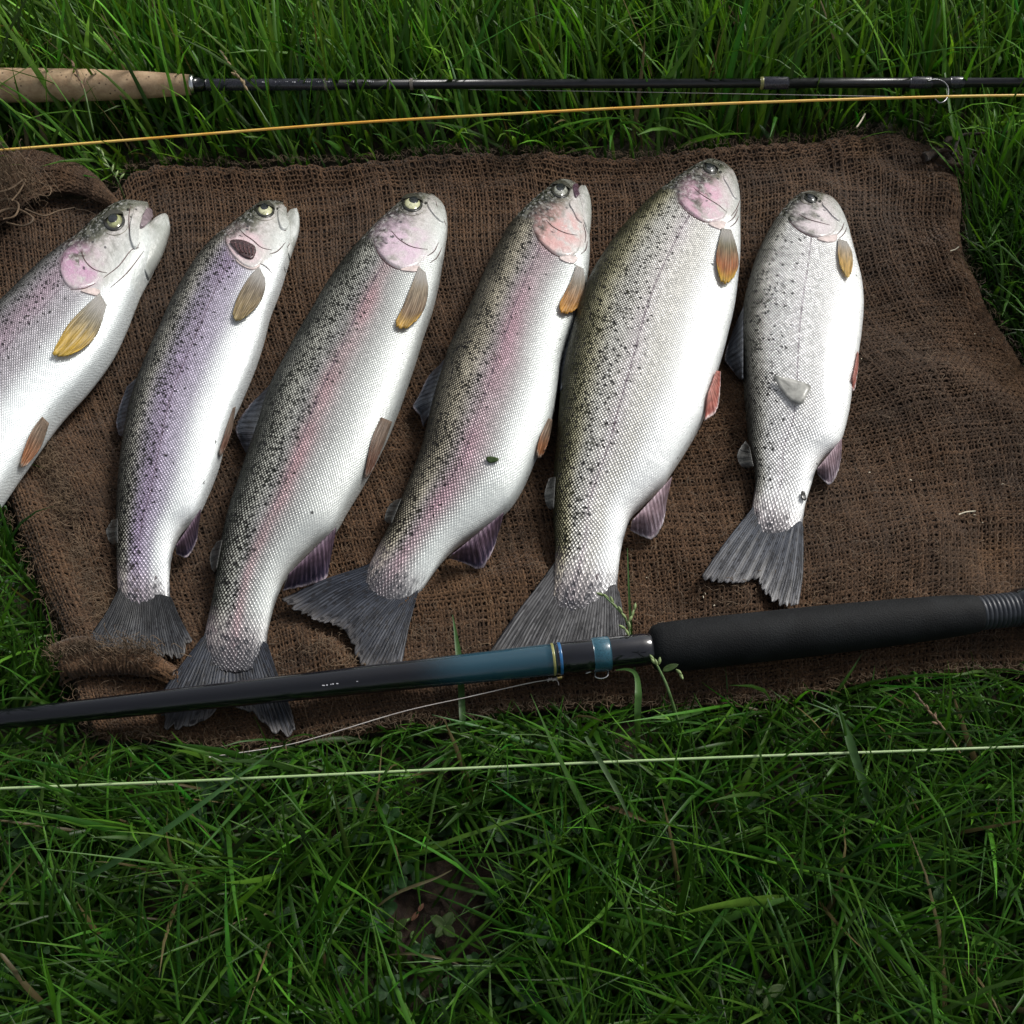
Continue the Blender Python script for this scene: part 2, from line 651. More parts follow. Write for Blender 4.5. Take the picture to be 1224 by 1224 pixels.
# knotted corner at the upper right
def knot():
    parts = []
    r = np.random.default_rng(3)
    for k in range(7):
        a = np.array((1122, 182)) + r.normal(0, 6, 2)
        b = np.array((1152, 196)) + r.normal(0, 7, 2)
        c = np.array((1166, 180)) + r.normal(0, 9, 2)
        q = crv([a, (a + b) / 2 + r.normal(0, 5, 2), b, c], 18)
        parts.append(tube_data(at(q, .016 + .006 * r.random()), np.linspace(.0032, .0012, 18) * (1 + .2 * np.sin(np.arange(18) * 2.1)), 7))
    V, F = join(parts)
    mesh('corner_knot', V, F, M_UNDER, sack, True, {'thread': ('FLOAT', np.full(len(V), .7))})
    q = crv([(1140, 185), (1148, 163), (1170, 160), (1205, 158), (1235, 154)], 30)
    tube('corner_string', at(q, .03), .0010, M_UNDER, sack, 6)


knot()


# ------------------------------------------------------------------ trout
def fish_mat(name, back, cream, flank, band, bandk, belly, b0, b1, netk, spotk, spot_t, cheek, bandt=.47, bandw=.16, hd=0.):
    t = NT(name)
    ft = t.xyz(t.attr('ft'))
    S, Tt, HD = ft[0], ft[1], ft[2]
    uv = t.attr('fuv')
    ux = t.xyz(uv)
    ck = t.attr('cheek', 'Fac')
    nlo = t.noise(uv, 28, 3, .55)
    nmd = t.noise(uv, 130, 4, .6)
    nhi = t.noise(uv, 650, 2, .5)
    tt = t.add(Tt, t.mul(t.sub(nlo, .5), .10))
    # scales: a diamond lattice following the body
    wx = t.mul(t.sub(nmd, .5), .7)
    x = t.add(t.mul(ux[0], 1 / .0023), wx)
    y = t.add(t.mul(ux[1], 1 / .0018), wx)
    p = t.math('SINE', t.mul(t.add(x, y), math.pi))
    q = t.math('SINE', t.mul(t.sub(x, y), math.pi))
    d = t.math('SQRT', t.math('ABSOLUTE', t.mul(p, q)))
    cellv = t.n('ShaderNodeTexWhiteNoise', noise_dimensions='2D')
    t.put(cellv.inputs['Vector'], t.comb(t.math('FLOOR', t.add(x, y)), t.math('FLOOR', t.sub(x, y))))
    cell = cellv.outputs['Value']
    # colour from back to belly
    base = t.mix(t.step(tt, b0, b1), cream, flank)
    base = t.mix(t.mul(t.math('POWER', 2.718, t.mul(-1., t.math('POWER', t.math('DIVIDE', t.sub(tt, bandt), bandw * .6), 2.))),
                       t.mul(bandk, t.step(t.noise(uv, 16, 2), .3, .62, .35, 1.))), base, band)
    base = t.mix(t.step(tt, .60, .82), base, belly)
    base = t.mix(t.step(tt, -.02, b0 + .07, .9, 0.), base, tuple(x * 2.2 for x in back))
    cs = t.step(cell, 0., 1., .72, 1.18)  # sparkle put into the colour, random from scale to scale
    cs = t.mix(t.step(tt, .5, .8), t.comb(cs, cs, cs), (1, 1, 1))
    base = t.mix(1., base, cs, 'MULTIPLY')
    # dark net between the scales, strong on the back and fading down the side
    netw = t.mul(t.step(tt, b0 + .10, b1 + .24, 1., .15), t.step(tt, .62, .85, 1., .08))
    dark = t.math('MULTIPLY_ADD', t.step(tt, .02, b0 + .12, .8, 0.), 1., t.step(d, t.step(tt, b0, b1 + .1, .50, .30), t.step(tt, b0, b1 + .1, .92, .80), 1., 0.))
    dark = t.add(dark, t.mul(t.step(cell, .6, 1.), t.step(nmd, .42, .58, 0., .95)))
    tl = t.mul(t.step(S, .90, .965), t.step(Tt, .75, 1., 1., .4))
    patchy = t.step(t.noise(uv, 45, 3, .6), .35, .65, .78, 1.2)
    dark = t.math('MINIMUM', t.mul(t.mul(t.mul(dark, netw), t.mul(netk, patchy)), t.sub(1., t.mul(tl, .8))), 1.)
    col = t.mix(dark, base, back)
    # black spots
    wv = t.n('ShaderNodeVectorMath', operation='MULTIPLY_ADD')
    t.put(wv.inputs[0], t.noise(uv, 420, 2, .5, out=1))
    wv.inputs[1].default_value = (.0042, .0042, 0)
    t.put(wv.inputs[2], uv)
    vd = t.n('ShaderNodeTexVoronoi', feature='F1', voronoi_dimensions='2D')
    t.put(vd.inputs['Vector'], wv.outputs[0])
    vd.inputs['Scale'].default_value = 290
    vcol = t.xyz(vd.outputs['Color'])
    sp = t.step(vd.outputs['Distance'], .15, .33, 1., 0.)
    sp = t.mul(sp, t.math('LESS_THAN', vcol[0], t.mul(spotk, t.step(tt, spot_t - .16, spot_t + .18, 1.1, .006))))
    sp = t.mul(sp, t.step(HD, .2, .6, 1., 0.))
    col = t.mix(t.mul(sp, .92), col, (.008, .008, .009))
    # lateral line
    ll = t.mul(t.step(t.math('ABSOLUTE', t.sub(Tt, .465)), .004, .011, .70, 0.), t.step(nhi, .35, .55))
    col = t.mix(ll, col, (.11, .07, .10))
    # dusky freckled wrist of the tail
    vt = t.n('ShaderNodeTexVoronoi', feature='F1', voronoi_dimensions='2D')
    t.put(vt.inputs['Vector'], uv)
    vt.inputs['Scale'].default_value = 250
    col = t.mix(t.mul(tl, .7), col, (.30, .245, .26))
    col = t.mix(t.mul(t.mul(tl, t.mul(t.step(vt.outputs['Distance'], .2, .36, 1., 0.), t.math('LESS_THAN', t.xyz(vt.outputs['Color'])[0], .55))), .9), col, (.03, .028, .035))
    fr = t.step(t.add(S, t.mul(t.sub(t.noise(t.comb(t.mul(ux[1], 1.), t.mul(ux[0], .12)), 1000, 2), .5), .11)), .925, .985)
    col = t.mix(t.mul(fr, .92), col, (.045, .046, .054))
    # head skin
    hn = t.noise(uv, 210, 5, .62)
    hn2 = t.noise(uv, 75, 3, .55)
    hcol = t.ramp(t.sub(t.add(Tt, t.mul(t.sub(hn2, .5), .26)), hd), [(0., (.008, .009, .006)), (.20, (.018, .020, .011)), (.30, (.11, .11, .075)),
                                                     (.42, (.58, .54, .52)), (.66, (.54, .55, .52)), (.85, (.66, .70, .68))])
    hcol = t.mix(t.mul(t.step(hn, .46, .62), t.step(Tt, .45, .85, .62, .12)), hcol, (.20, .20, .165))
    hcol = t.mix(t.mul(t.step(t.noise(uv, 330, 4, .6), .52, .66), .35), hcol, (.80, .80, .78))
    hcol = t.mix(t.mul(ck, t.step(hn2, .36, .58, .10, 1.)), hcol, cheek)
    hcol = t.mix(t.mul(ck, t.mul(t.step(hn, .5, .7), .5)), hcol, (.74, .70, .70))
    sn = t.mul(t.step(S, .035, .085, 1., 0.), t.step(hn2, .38, .60))
    hcol = t.mix(t.mul(sn, .65), hcol, (.25, .26, .225))
    hs_ = t.n('ShaderNodeTexVoronoi', feature='F1', voronoi_dimensions='2D')
    t.put(hs_.inputs['Vector'], uv)
    hs_.inputs['Scale'].default_value = 120
    hsp = t.mul(t.step(hs_.outputs['Distance'], .09, .15, 1., 0.), t.math('LESS_THAN', t.xyz(hs_.outputs['Color'])[1], .34))
    hcol = t.mix(t.mul(t.mul(hsp, t.step(Tt, .5, .7, 1., 0.)), .85), hcol, (.02, .02, .025))
    col = t.mix(HD, col, hcol)
    inky = t.math('MAXIMUM', dark, sp)
    inky = t.mul(inky, t.sub(1., HD))
    rough = t.add(t.add(t.step(nmd, .3, .7, .18, .34), t.mul(cell, .12)), t.mul(HD, -.04))
    hgt = t.mul(t.add(d, t.mul(cell, .7)), t.mul(t.sub(1., HD), t.step(tt, .6, .9, 1., .25)))
    nrm = t.bump(hgt, .8, .0006)
    nrm = t.bump(t.add(t.mul(hn, .8), hn2), t.step(HD, 0., 1., .30, .75), .0013, nrm)
    t.set(Base_Color=col, Roughness=rough, Metallic=t.mul(t.step(tt, .1, .5, .05, .22), t.sub(1., HD)), Specular_IOR_Level=t.mul(t.step(Tt, .1, .5, .25, .5), t.sub(1., t.mul(inky, .8))),
          Coat_Weight=t.mul(t.step(Tt, .1, .5, .10, .5), t.sub(1., t.mul(inky, .75))), Coat_Roughness=t.step(nmd, .35, .65, .04, .16), Normal=nrm)
    t.set(Subsurface_Weight=.0)
    return t.m


def fin_mat(name, base, tip, edge, stripe=.5, spots=0., root=None, nray=16, trans=.15, e0=.86):
    t = NT(name)
    fp = t.xyz(t.attr('fp'))
    a, b = fp[0], fp[1]
    n1 = t.noise(t.comb(t.mul(a, nray * 1.6), t.mul(b, 2.5)), 1., 3)
    c = t.mix(t.step(t.add(b, t.mul(t.sub(n1, .5), .35)), .25, .8), base, tip)
    c = t.mix(t.step(t.add(b, t.mul(t.sub(n1, .5), .22)), e0, 1.02), c, edge)
    lo = t.noise(t.comb(t.mul(a, 3.), t.mul(b, 2.)), 1.6, 4, .6)
    lo = t.step(lo, .32, .68, .62, 1.7 if spots else 1.25)
    c = t.mix(1., c, t.comb(lo, lo, lo), 'MULTIPLY')
    bw = t.add(t.mul(a, nray), t.mul(t.mul(t.sub(n1, .5), 1.2), b))
    s1 = t.math('ABSOLUTE', t.math('SINE', t.mul(bw, math.pi)))
    s2 = t.math('ABSOLUTE', t.math('SINE', t.mul(bw, math.pi * 3)))
    ray = t.add(t.mul(t.step(s1, .1, .6, 1., 0.), .6), t.mul(t.step(s2, .1, .7, 1., 0.), t.mul(b, .5)))
    c = t.mix(t.mul(ray, stripe), c, tuple(x * .25 for x in base))
    c = t.mix(t.mul(t.mul(t.step(s1, .7, 1.), t.step(n1, .42, .62)), stripe * .8), c, tuple(min(1, x * 2.6 + .06) for x in base))
    if spots:
        v = t.n('ShaderNodeTexVoronoi', feature='F1', voronoi_dimensions='2D')
        t.put(v.inputs['Vector'], t.comb(t.mul(a, 13.), t.mul(b, 8.)))
        v.inputs['Scale'].default_value = 1.
        c = t.mix(t.mul(t.step(v.outputs['Distance'], .16, .27, 1., 0.), spots), c, (.012, .012, .015))
    if root:
        c = t.mix(t.step(t.sub(b, t.mul(n1, .30)), -.08, .22, .85, 0.), c, root)
    t.set(Base_Color=c, Roughness=.38, Coat_Weight=.12, Coat_Roughness=.2, Specular_IOR_Level=.3, Normal=t.bump(t.add(s1, t.mul(s2, .4)), .6, .0005))
    return t.translucent(c, trans)


def ell(x, y, rx, ry, rot=0, n=20):
    a = np.linspace(0, 2 * np.pi, n, endpoint=False)
    c, s = math.cos(math.radians(rot)), math.sin(math.radians(rot))
    ex, ey = rx * np.cos(a), ry * np.sin(a)
    return np.stack((x + ex * c - ey * s, y + ex * s + ey * c), -1)


M_IRIS = {}


def iris_mat(name, inner, outer):
    t = NT(name)
    k = t.attr('rad', 'Fac')
    n1 = t.noise(t.obj(), 900, 3)
    c = t.mix(t.step(t.add(k, t.mul(t.sub(n1, .5), .3)), .55, .95), inner, outer)
    c = t.mix(t.mul(t.step(t.noise(t.obj(), 420, 4, .6), .5, .64), .65), c, tuple(x * .35 for x in outer))
    return t.set(Base_Color=c, Roughness=.14, Coat_Weight=.6, Coat_Roughness=.04)


M_PUPIL = plain('pupil_black', (.016, .018, .022), .22, 0, .3, 600, .25)
M_SOCKET = plain('eye_socket', (.025, .024, .02), .3, 0, .3, 400, .3)
M_CREASE = plain('gill_crease', (.10, .05, .05), .45, 0, .3, 500)
M_GILL = plain('dark_gill', (.05, .020, .022), .35, 0, .6, 700, .5, .001)
M_EYE_SHADE = plain('eye_shade', (.045, .043, .032), .35, 0, .4, 500, .2)
M_FOLD = plain('skin_fold', (.24, .22, .18), .4, 0, .3, 500, .2)
M_FILA = plain('gill_filament', (.085, .035, .036), .35, 0, .5, 900, .4)
M_MEMB = plain('gill_membrane', (.60, .50, .47), .3, 0, .2, 300, .4, .0006)
M_MOUTH = plain('mouth_lining', (.24, .19, .21), .35, 0, .3, 300, .4)
M_JAW = None

ZF = Z_SACK + .002


def loft(D, V, N, M, ratio, zs, root=None, seed=0):
    """closed lozenge body between a back line D and a belly line V, as photo positions"""
    D, V = crv(D, N), crv(V, N)
    s = np.linspace(0, 1, N)
    W = np.linalg.norm(at(D, .03) - at(V, .03), axis=1)
    T = W * ratio(s)
    q = max(4, N // 11)
    k = np.hanning(2 * q + 3)[1:-1]
    T = np.convolve(np.pad(T, q, 'edge'), k / k.sum(), 'valid')
    T *= np.clip((s + .004) / .05, 0, 1) ** .35
    zc = zs + T * .47
    Dw, Vw = at(D, zc), at(V, zc)
    ph = np.linspace(0, np.pi, M + 1)
    t = .5 - .5 * np.cos(ph)
    sp = np.abs(np.sin(ph)) ** .60
    up = Dw[:, None] * (1 - t)[None, :, None] + Vw[:, None] * t[None, :, None]
    if root is not None:
        rc = at(crv(root, 21)[10], zs + .003)[:2] - (Dw[-1] + Vw[-1])[:2] / 2
        r = np.random.default_rng(seed)
        jag = 1 + np.clip(r.normal(0, .05, M + 1), -.1, .12)
        am = np.sin(ph) ** .8 * jag
        gr_ = (sm(s, .86, 1) ** 1.3)[:, None] * am[None]
        up[..., :2] += gr_[..., None] * rc * 1.12
    lo = up[:, 1:-1][:, ::-1].copy()
    up[..., 2] += .5 * T[:, None] * sp
    lo[..., 2] -= .46 * T[:, None] * sp[1:-1][::-1] ** .8
    ring = np.concatenate((up, lo), 1)
    return dict(s=s, t=t, ph=ph, W=W, T=T, zc=zc, up=up, ring=ring, N=N, M=M)


def build_trout(fd):
    root = empty('trout', (0, 0, 0), fd['label'], 'fish', 'trout laid out on the sack')
    N, M = 190, 40
    zs = fd.get('zs', ZF)

    def ratio(s):
        return (.54 - .12 * sm(s, .0, .22)) * (1 - .12 * sm(s, .6, .9)) * (1 - .62 * sm(s, .86, 1.))
    L = loft(fd['D'], fd['V'], N, M, ratio, zs, [f for f in fd['fins'] if f[0] == 'tail_fin'][0][1], fd['seed'])
    ring = L['ring']
    m2 = ring.shape[1]
    up_px = proj(L['up'])[0]
    axis = (L['up'][:, 0] + L['up'][:, -1]) / 2
    arc = np.r_[0, np.cumsum(np.linalg.norm(np.diff(axis, axis=0), axis=1))]
    circ = 1.32 * L['W']
    c_up = (L['ph'] / np.pi - .5)[None] * circ[:, None]
    c_full = np.concatenate((c_up, c_up[:, 1:-1][:, ::-1]), 1)
    t_full = np.concatenate((L['t'], L['t'][1:-1][::-1]))
    ring_px = proj(ring)[0]

    def nearest(p):
        d = ((up_px - np.asarray(p)) ** 2).sum(-1)
        i, j = np.unravel_index(d.argmin(), d.shape)
        return i, j
    # head boundary
    gs = sorted([(L['t'][j], L['s'][i]) for i, j in [nearest(p) for p in fd['G']]])
    sg = np.interp(t_full, [g[0] for g in gs], [g[1] for g in gs])
    HD = sm((sg[None] - L['s'][:, None]) / .008 * .5 + .5)
    gc = crv(fd['GC'], 60, True)
    cc = gc.mean(0)
    crad = np.linalg.norm(gc - cc, axis=1).mean()

    def cheek(p):
        return np.exp(-(np.linalg.norm(p - cc, axis=-1) / (crad * 1.02)) ** 4)
    V = ring.reshape(-1, 3)
    F = grid_faces(N, m2, True).tolist()
    F.append(list(range(m2))[::-1])
    F.append([(N - 1) * m2 + i for i in range(m2)])
    ft = np.stack((np.broadcast_to(L['s'][:, None], HD.shape), np.broadcast_to(t_full[None], HD.shape), HD), -1)
    off = fd.get('seed', 0) * .7
    fuv = np.stack((np.broadcast_to(arc[:, None], HD.shape) + off, c_full, np.zeros_like(c_full)), -1)
    mat = fd['mat']
    body = mesh('body', V, F, mat, root, True, {'ft': ('FLOAT_VECTOR', ft), 'fuv': ('FLOAT_VECTOR', fuv),
                                               'cheek': ('FLOAT', cheek(ring_px))})
    bvh = BVHTree.FromPolygons(V.tolist(), F)
    cv = Vector(CAMV)

    def hit(p, h):
        d = Vector(rays(p)).normalized()
        loc, nrm, _, _ = bvh.ray_cast(cv, d)
        if loc is None:
            q = at(p, zs + .012)
            loc, nrm, _, _ = bvh.find_nearest(Vector(q))
        if nrm.dot(d) > 0:
            nrm = -nrm
        return np.array(loc + nrm * h)
    tail_dir = up_px[N // 2, M // 2] - up_px[4, M // 2]
    tail_dir /= np.linalg.norm(tail_dir)

    def patch(name, poly, h, mat_, directional=False, dome=False, parent=root, ns=44, edge=-.0004):
        b = crv(poly, ns, True)
        c = b.mean(0)
        ks = [1., .95, .86, .72, .55, .36, .16]
        R = np.linalg.norm(b - c, axis=1).mean()
        P, px, rad = [], [], []
        for k in ks:
            for p in b:
                x = c + (p - c) * k
                wgt = np.clip(.45 + .65 * np.dot(p - c, tail_dir) / R * k, 0, 1) if directional else 1.
                if dome:
                    hh = h * math.sqrt(max(0, 1 - k * k)) + edge * k ** 6
                else:
                    hh = edge if k == 1. else h * wgt - .0002 * (1 - wgt)
                P.append(hit(x, hh))
                px.append(x)
                rad.append(k)
        P.append(hit(c, h if dome else h * (.45 if directional else 1)))
        px.append(c)
        rad.append(0)
        n = ns
        Fq = grid_faces(len(ks), n, True).tolist()
        last = (len(ks) - 1) * n
        Fq += [[last + i, last + (i + 1) % n, len(P) - 1] for i in range(n)]
        ftp, fup = [], []
        for x in px:
            i, j = nearest(x)
            ftp.append((L['s'][i], L['t'][j], 1.))
            fup.append((arc[i] + off, c_up[i, j], 0))
        at_ = {'ft': ('FLOAT_VECTOR', np.array(ftp)), 'fuv': ('FLOAT_VECTOR', np.array(fup)),
               'cheek': ('FLOAT', cheek(np.array(px))), 'rad': ('FLOAT', np.array(rad))}
        return mesh(name, np.array(P), Fq, mat_, parent, True, at_)
    if 'memb' in fd:
        patch('gill_membrane', fd['memb'], .0007, M_MEMB)
    go = patch('gill_cover', fd['GC'], fd.get('gh', .0010), mat, True)
    gb = BVHTree.FromPolygons([tuple(v.co) for v in go.data.vertices], [tuple(p.vertices) for p in go.data.polygons])

    def hit2(p, h):
        a = hit(p, h)
        l2, n2, _, _ = gb.ray_cast(cv, Vector(rays(p)).normalized())
        if l2 is not None and (l2 - cv).length < (Vector(hit(p, 0)) - cv).length:
            a = np.array(l2 - Vector(rays(p)).normalized() * h)
        return a
    for cz in fd.get('crease', []):
        q = crv(cz, 24)
        tube('gill_crease', np.array([hit2(p, .00012) for p in q]), (.00026 * np.sin(np.linspace(.3, 2.9, 24)) + .00008), M_CREASE, root, 6)
    if 'hole' in fd:
        patch('gill_opening', fd['hole'], .0021, M_GILL)
        hc = np.array(fd['hole'], float).mean(0)
        for k in range(5):
            qx = crv([hc + np.array((-11 + 5.0 * k, -6.0 + 1.4 * k)), hc + np.array((-9.5 + 4.8 * k, 0.5 + 1.0 * k)), hc + np.array((-5.5 + 3.6 * k, 5.5 + .6 * k))], 12)
            tube('gill_filament', np.array([hit(p, .0022) for p in qx]), .00055, M_FILA, root, 6)
    ex, ey, rx, ry, rot = fd['eye']
    kx = fd.get('eyek', 1.)
    sk = patch('eye_socket', ell(ex, ey, rx * 1.08, ry * 1.10, rot), .0007, M_SOCKET)
    eo = patch('eye', ell(ex, ey, rx * .90, ry * .90, rot), .0019, fd['iris'], dome=True)
    po = fd.get('pupil', (0, 0, .52, .5))
    pu = patch('pupil', ell(ex + po[0], ey + po[1], rx * po[2], ry * po[3], rot), .0006, M_PUPIL, dome=True, parent=eo, edge=.0)
    vv_ = np.array([v.co for v in pu.data.vertices])
    nrm = np.array(hit((ex, ey), .01)) - np.array(hit((ex, ey), 0.))
    nrm /= np.linalg.norm(nrm)
    pu.location = tuple(nrm * .00165)
    if 'nostril' in fd:
        patch('nostril', ell(*fd['nostril'], 1.9, 1.3, 20, 16), .0005, M_SOCKET, ns=16)
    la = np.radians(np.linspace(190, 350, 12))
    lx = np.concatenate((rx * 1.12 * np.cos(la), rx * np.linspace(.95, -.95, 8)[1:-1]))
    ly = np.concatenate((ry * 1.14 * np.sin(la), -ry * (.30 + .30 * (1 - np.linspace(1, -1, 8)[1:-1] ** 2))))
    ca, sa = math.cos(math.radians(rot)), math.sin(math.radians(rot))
    patch('eye_shade', np.stack((ex + lx * ca - ly * sa, ey + lx * sa + ly * ca), -1), .0019, M_EYE_SHADE, ns=26)  # dark cap standing in for the shade on the upper iris
    aa = np.radians(np.linspace(25, 165, 16) + rot)
    q = np.stack((ex + rx * 1.45 * np.cos(aa), ey + ry * 1.55 * np.sin(aa)), -1)
    tube('eye_fold', np.array([hit(p, .00005) for p in q]), .00028 * np.sin(np.linspace(.15, 3.0, 16)) + .00004, M_FOLD, root, 6)
    # jaws
    for nm, d_, v_, zt, rr in fd.get('jaws', []):
        Lj = loft(d_, v_, 36, 12, lambda s: rr + 0 * s, zs + zt)
        Vj = Lj['ring'].reshape(-1, 3)
        mj = Lj['ring'].shape[1]
        Fj = grid_faces(36, mj, True).tolist() + [list(range(mj))[::-1], [35 * mj + i for i in range(mj)]]
        tj = np.concatenate((Lj['t'], Lj['t'][1:-1][::-1]))
        fj = np.stack((np.full((36, mj), .02), np.broadcast_to(.62 + .3 * tj, (36, mj)), np.ones((36, mj))), -1)
        fuj = np.stack((np.broadcast_to(np.linspace(0, .04, 36)[:, None], (36, mj)) + off, np.broadcast_to(tj * .02, (36, mj)), np.zeros((36, mj))), -1)
        mesh(nm, Vj, Fj, mat, root, True, {'ft': ('FLOAT_VECTOR', fj), 'fuv': ('FLOAT_VECTOR', fuj), 'cheek': ('FLOAT', np.zeros(36 * mj))})
    for nm, poly, h, mm in fd.get('plates', []):
        patch(nm, poly, h, mm or mat)
    # fins
    for f in fd['fins']:
        nm, Rr, Tp, Le, Ee, mode, z0, z1, mat_ = f
        na, nb = (56, 34) if nm == 'tail_fin' else (28, 18)
        if nm == 'tail_fin' and fd['seed'] > 1:
            rr_ = np.array(Rr, float)
            up_ = up_px[-12].mean(0) - crv(rr_, 21)[10]
            rr_[1:-1] += up_ * .6
            Rr = rr_.tolist()
        Rc, Tc = crv(Rr, na), crv(Tp, na)
        Lc = crv([Rr[0]] + list(Le) + [Tp[0]], nb)
        Ec = crv([Rr[-1]] + list(Ee) + [Tp[-1]], nb)
        a, b = np.meshgrid(np.linspace(0, 1, na), np.linspace(0, 1, nb), indexing='ij')
        r = np.random.default_rng(len(nm) + abs(int(Rr[0][0])))
        rag = np.clip(r.normal(0, .045 if nm == 'tail_fin' else .02, na), -.1, .06)
        rag[[0, -1]] = 0
        b2 = np.clip(b * (1 + rag[:, None] * b ** 3), 0, 1.06)
        A, B = a[..., None], b2[..., None]
        Rb, Tb = Rc[:, None], Tc[:, None]
        ip = lambda c: np.stack([np.interp(b2.ravel(), np.linspace(0, 1, nb), c[:, k]).reshape(b2.shape) for k in (0, 1)], -1)
        px = (1 - B) * Rb + B * Tb + (1 - A) * ip(Lc) + A * ip(Ec) - ((1 - A) * (1 - B) * Rc[0] + A * (1 - B) * Rc[-1] + (1 - A) * B * Tc[0] + A * B * Tc[-1])
        nr = 17 if nm == 'tail_fin' else 9
        cor = np.sin(a * math.pi * nr) * (.00018 if nm == 'tail_fin' else .00025) * (.3 + b)
        wob = np.sin(a * 5 + Rr[0][0]) * np.sin(b * 3.0) * .0012
        if mode == 'on':
            P = np.array([[hit(px[i, j], z0 + (z1 - z0) * b[i, j] + cor[i, j]) for j in range(nb)] for i in range(na)])
        else:
            P = at(px, zs + z0 + (z1 - z0) * sm(b) + cor + wob * b)
        o = mesh(nm, P.reshape(-1, 3), grid_faces(na, nb), mat_, root, True, {'fp': ('FLOAT_VECTOR', np.stack((a, b, 0 * a), -1).reshape(-1, 3))})
        md = o.modifiers.new('thickness', 'SOLIDIFY')
        md.thickness = .0005
        md.offset = 0
    HIT[fd['seed']] = hit
    return root


# materials of the six fish:  back, cream, flank, band, bandk, belly, b0, b1, netk, spotk, spot_t, cheek
FM = [
    fish_mat('trout_skin_lilac', (.035, .036, .035), (.30, .30, .28), (.44, .42, .45), (.46, .28, .38), .55, (.78, .83, .83), .06, .30, .80, .62, .46, (.50, .29, .42), .36, .20, .06),
    fish_mat('trout_skin_violet', (.028, .028, .024), (.66, .64, .55), (.48, .45, .54), (.40, .31, .47), .9, (.80, .84, .84), .16, .36, .95, .78, .48, (.72, .54, .57), .42, .24, .11),
    fish_mat('trout_skin_grey', (.022, .024, .020), (.74, .74, .65), (.42, .42, .41), (.52, .28, .32), .75, (.56, .59, .57), .20, .42, 1.0, .80, .42, (.66, .50, .60), .50, .14, .14),
    fish_mat('trout_skin_pink', (.026, .024, .018), (.76, .69, .52), (.46, .43, .43), (.50, .29, .36), .85, (.66, .70, .68), .20, .42, .95, .62, .42, (.62, .34, .32), .50, .18, .17),
    fish_mat('trout_skin_gold', (.024, .024, .012), (.76, .71, .44), (.74, .73, .68), (.64, .56, .62), .5, (.86, .89, .88), .12, .31, 1.0, .55, .44, (.62, .37, .47), .46, .12, .19),
    fish_mat('trout_skin_pale', (.045, .045, .038), (.72, .71, .63), (.82, .82, .81), (.74, .70, .74), .35, (.86, .88, .87), .08, .25, .70, .45, .28, (.66, .58, .60), .44, .10, .15),
]
HIT = {}
TAILC = [fin_mat('tail_fin_%s' % k, *a, root=rt, nray=38, trans=.12, e0=.78) for k, a, rt in (
    ('sooty', ((.014, .015, .017), (.030, .033, .039), (.085, .080, .076), .8, .9), None),
    ('slate', ((.016, .020, .030), (.025, .028, .036), (.105, .098, .095), .75, .85), None),
    ('smoke', ((.055, .055, .058), (.026, .026, .029), (.060, .058, .055), .9, .7), None),
    ('ash', ((.046, .052, .066), (.064, .065, .072), (.15, .145, .145), .8, .7), None))]
PEC = {
    'yellow': fin_mat('pectoral_yellow', (.30, .27, .20), (.62, .40, .05), (.66, .46, .08), .28, root=(.55, .53, .50), nray=12, trans=.25),
    'olive': fin_mat('pectoral_olive', (.26, .22, .17), (.30, .22, .10), (.42, .33, .14), .5, root=(.55, .53, .50), nray=13, trans=.25),
    'amber': fin_mat('pectoral_amber', (.34, .28, .20), (.22, .14, .08), (.66, .40, .07), .35, root=(.55, .53, .50), nray=12, trans=.25, e0=.70),
    'orange': fin_mat('pectoral_orange', (.34, .30, .24), (.46, .22, .06), (.70, .34, .05), .3, root=(.55, .53, .50), nray=11, trans=.25, e0=.72),
    'redgold': fin_mat('pectoral_redgold', (.22, .20, .13), (.42, .13, .04), (.66, .42, .04), .3, root=(.55, .53, .50), nray=11, trans=.25, e0=.70),
    'peach': fin_mat('pectoral_peach', (.52, .42, .30), (.66, .43, .14), (.72, .52, .16), .12, root=(.55, .53, .50), nray=11, trans=.25),
    'rust': fin_mat('pelvic_rust', (.30, .22, .16), (.42, .17, .07), (.55, .45, .36), .4, nray=10, trans=.2),
    'brown': fin_mat('pelvic_brown', (.22, .16, .12), (.16, .075, .05), (.30, .24, .2), .4, nray=10, trans=.2),
    'red': fin_mat('pelvic_red', (.56, .24, .20), (.46, .13, .10), (.72, .62, .60), .3, nray=10, trans=.2, e0=.82),
    'plum': fin_mat('anal_plum', (.13, .085, .12), (.055, .046, .085), (.50, .43, .46), .6, nray=12, trans=.18),
    'mauve': fin_mat('anal_mauve', (.42, .30, .34), (.26, .20, .24), (.62, .58, .60), .5, nray=12, trans=.2),
    'dusk': fin_mat('dorsal_dusk', (.040, .046, .058), (.062, .072, .092), (.15, .125, .14), .6, .3, nray=12, trans=.15),
    'grey': fin_mat('adipose_grey', (.05, .05, .046), (.09, .09, .085), (.13, .13, .125), .15, nray=3, trans=.2),
}
IR = [iris_mat('iris_dark', (.34, .36, .17), (.10, .09, .06)), iris_mat('iris_pale', (.62, .62, .40), (.50, .50, .28)),
      iris_mat('iris_grey', (.42, .43, .38), (.20, .20, .16)), iris_mat('iris_black', (.16, .17, .16), (.06, .06, .055))]

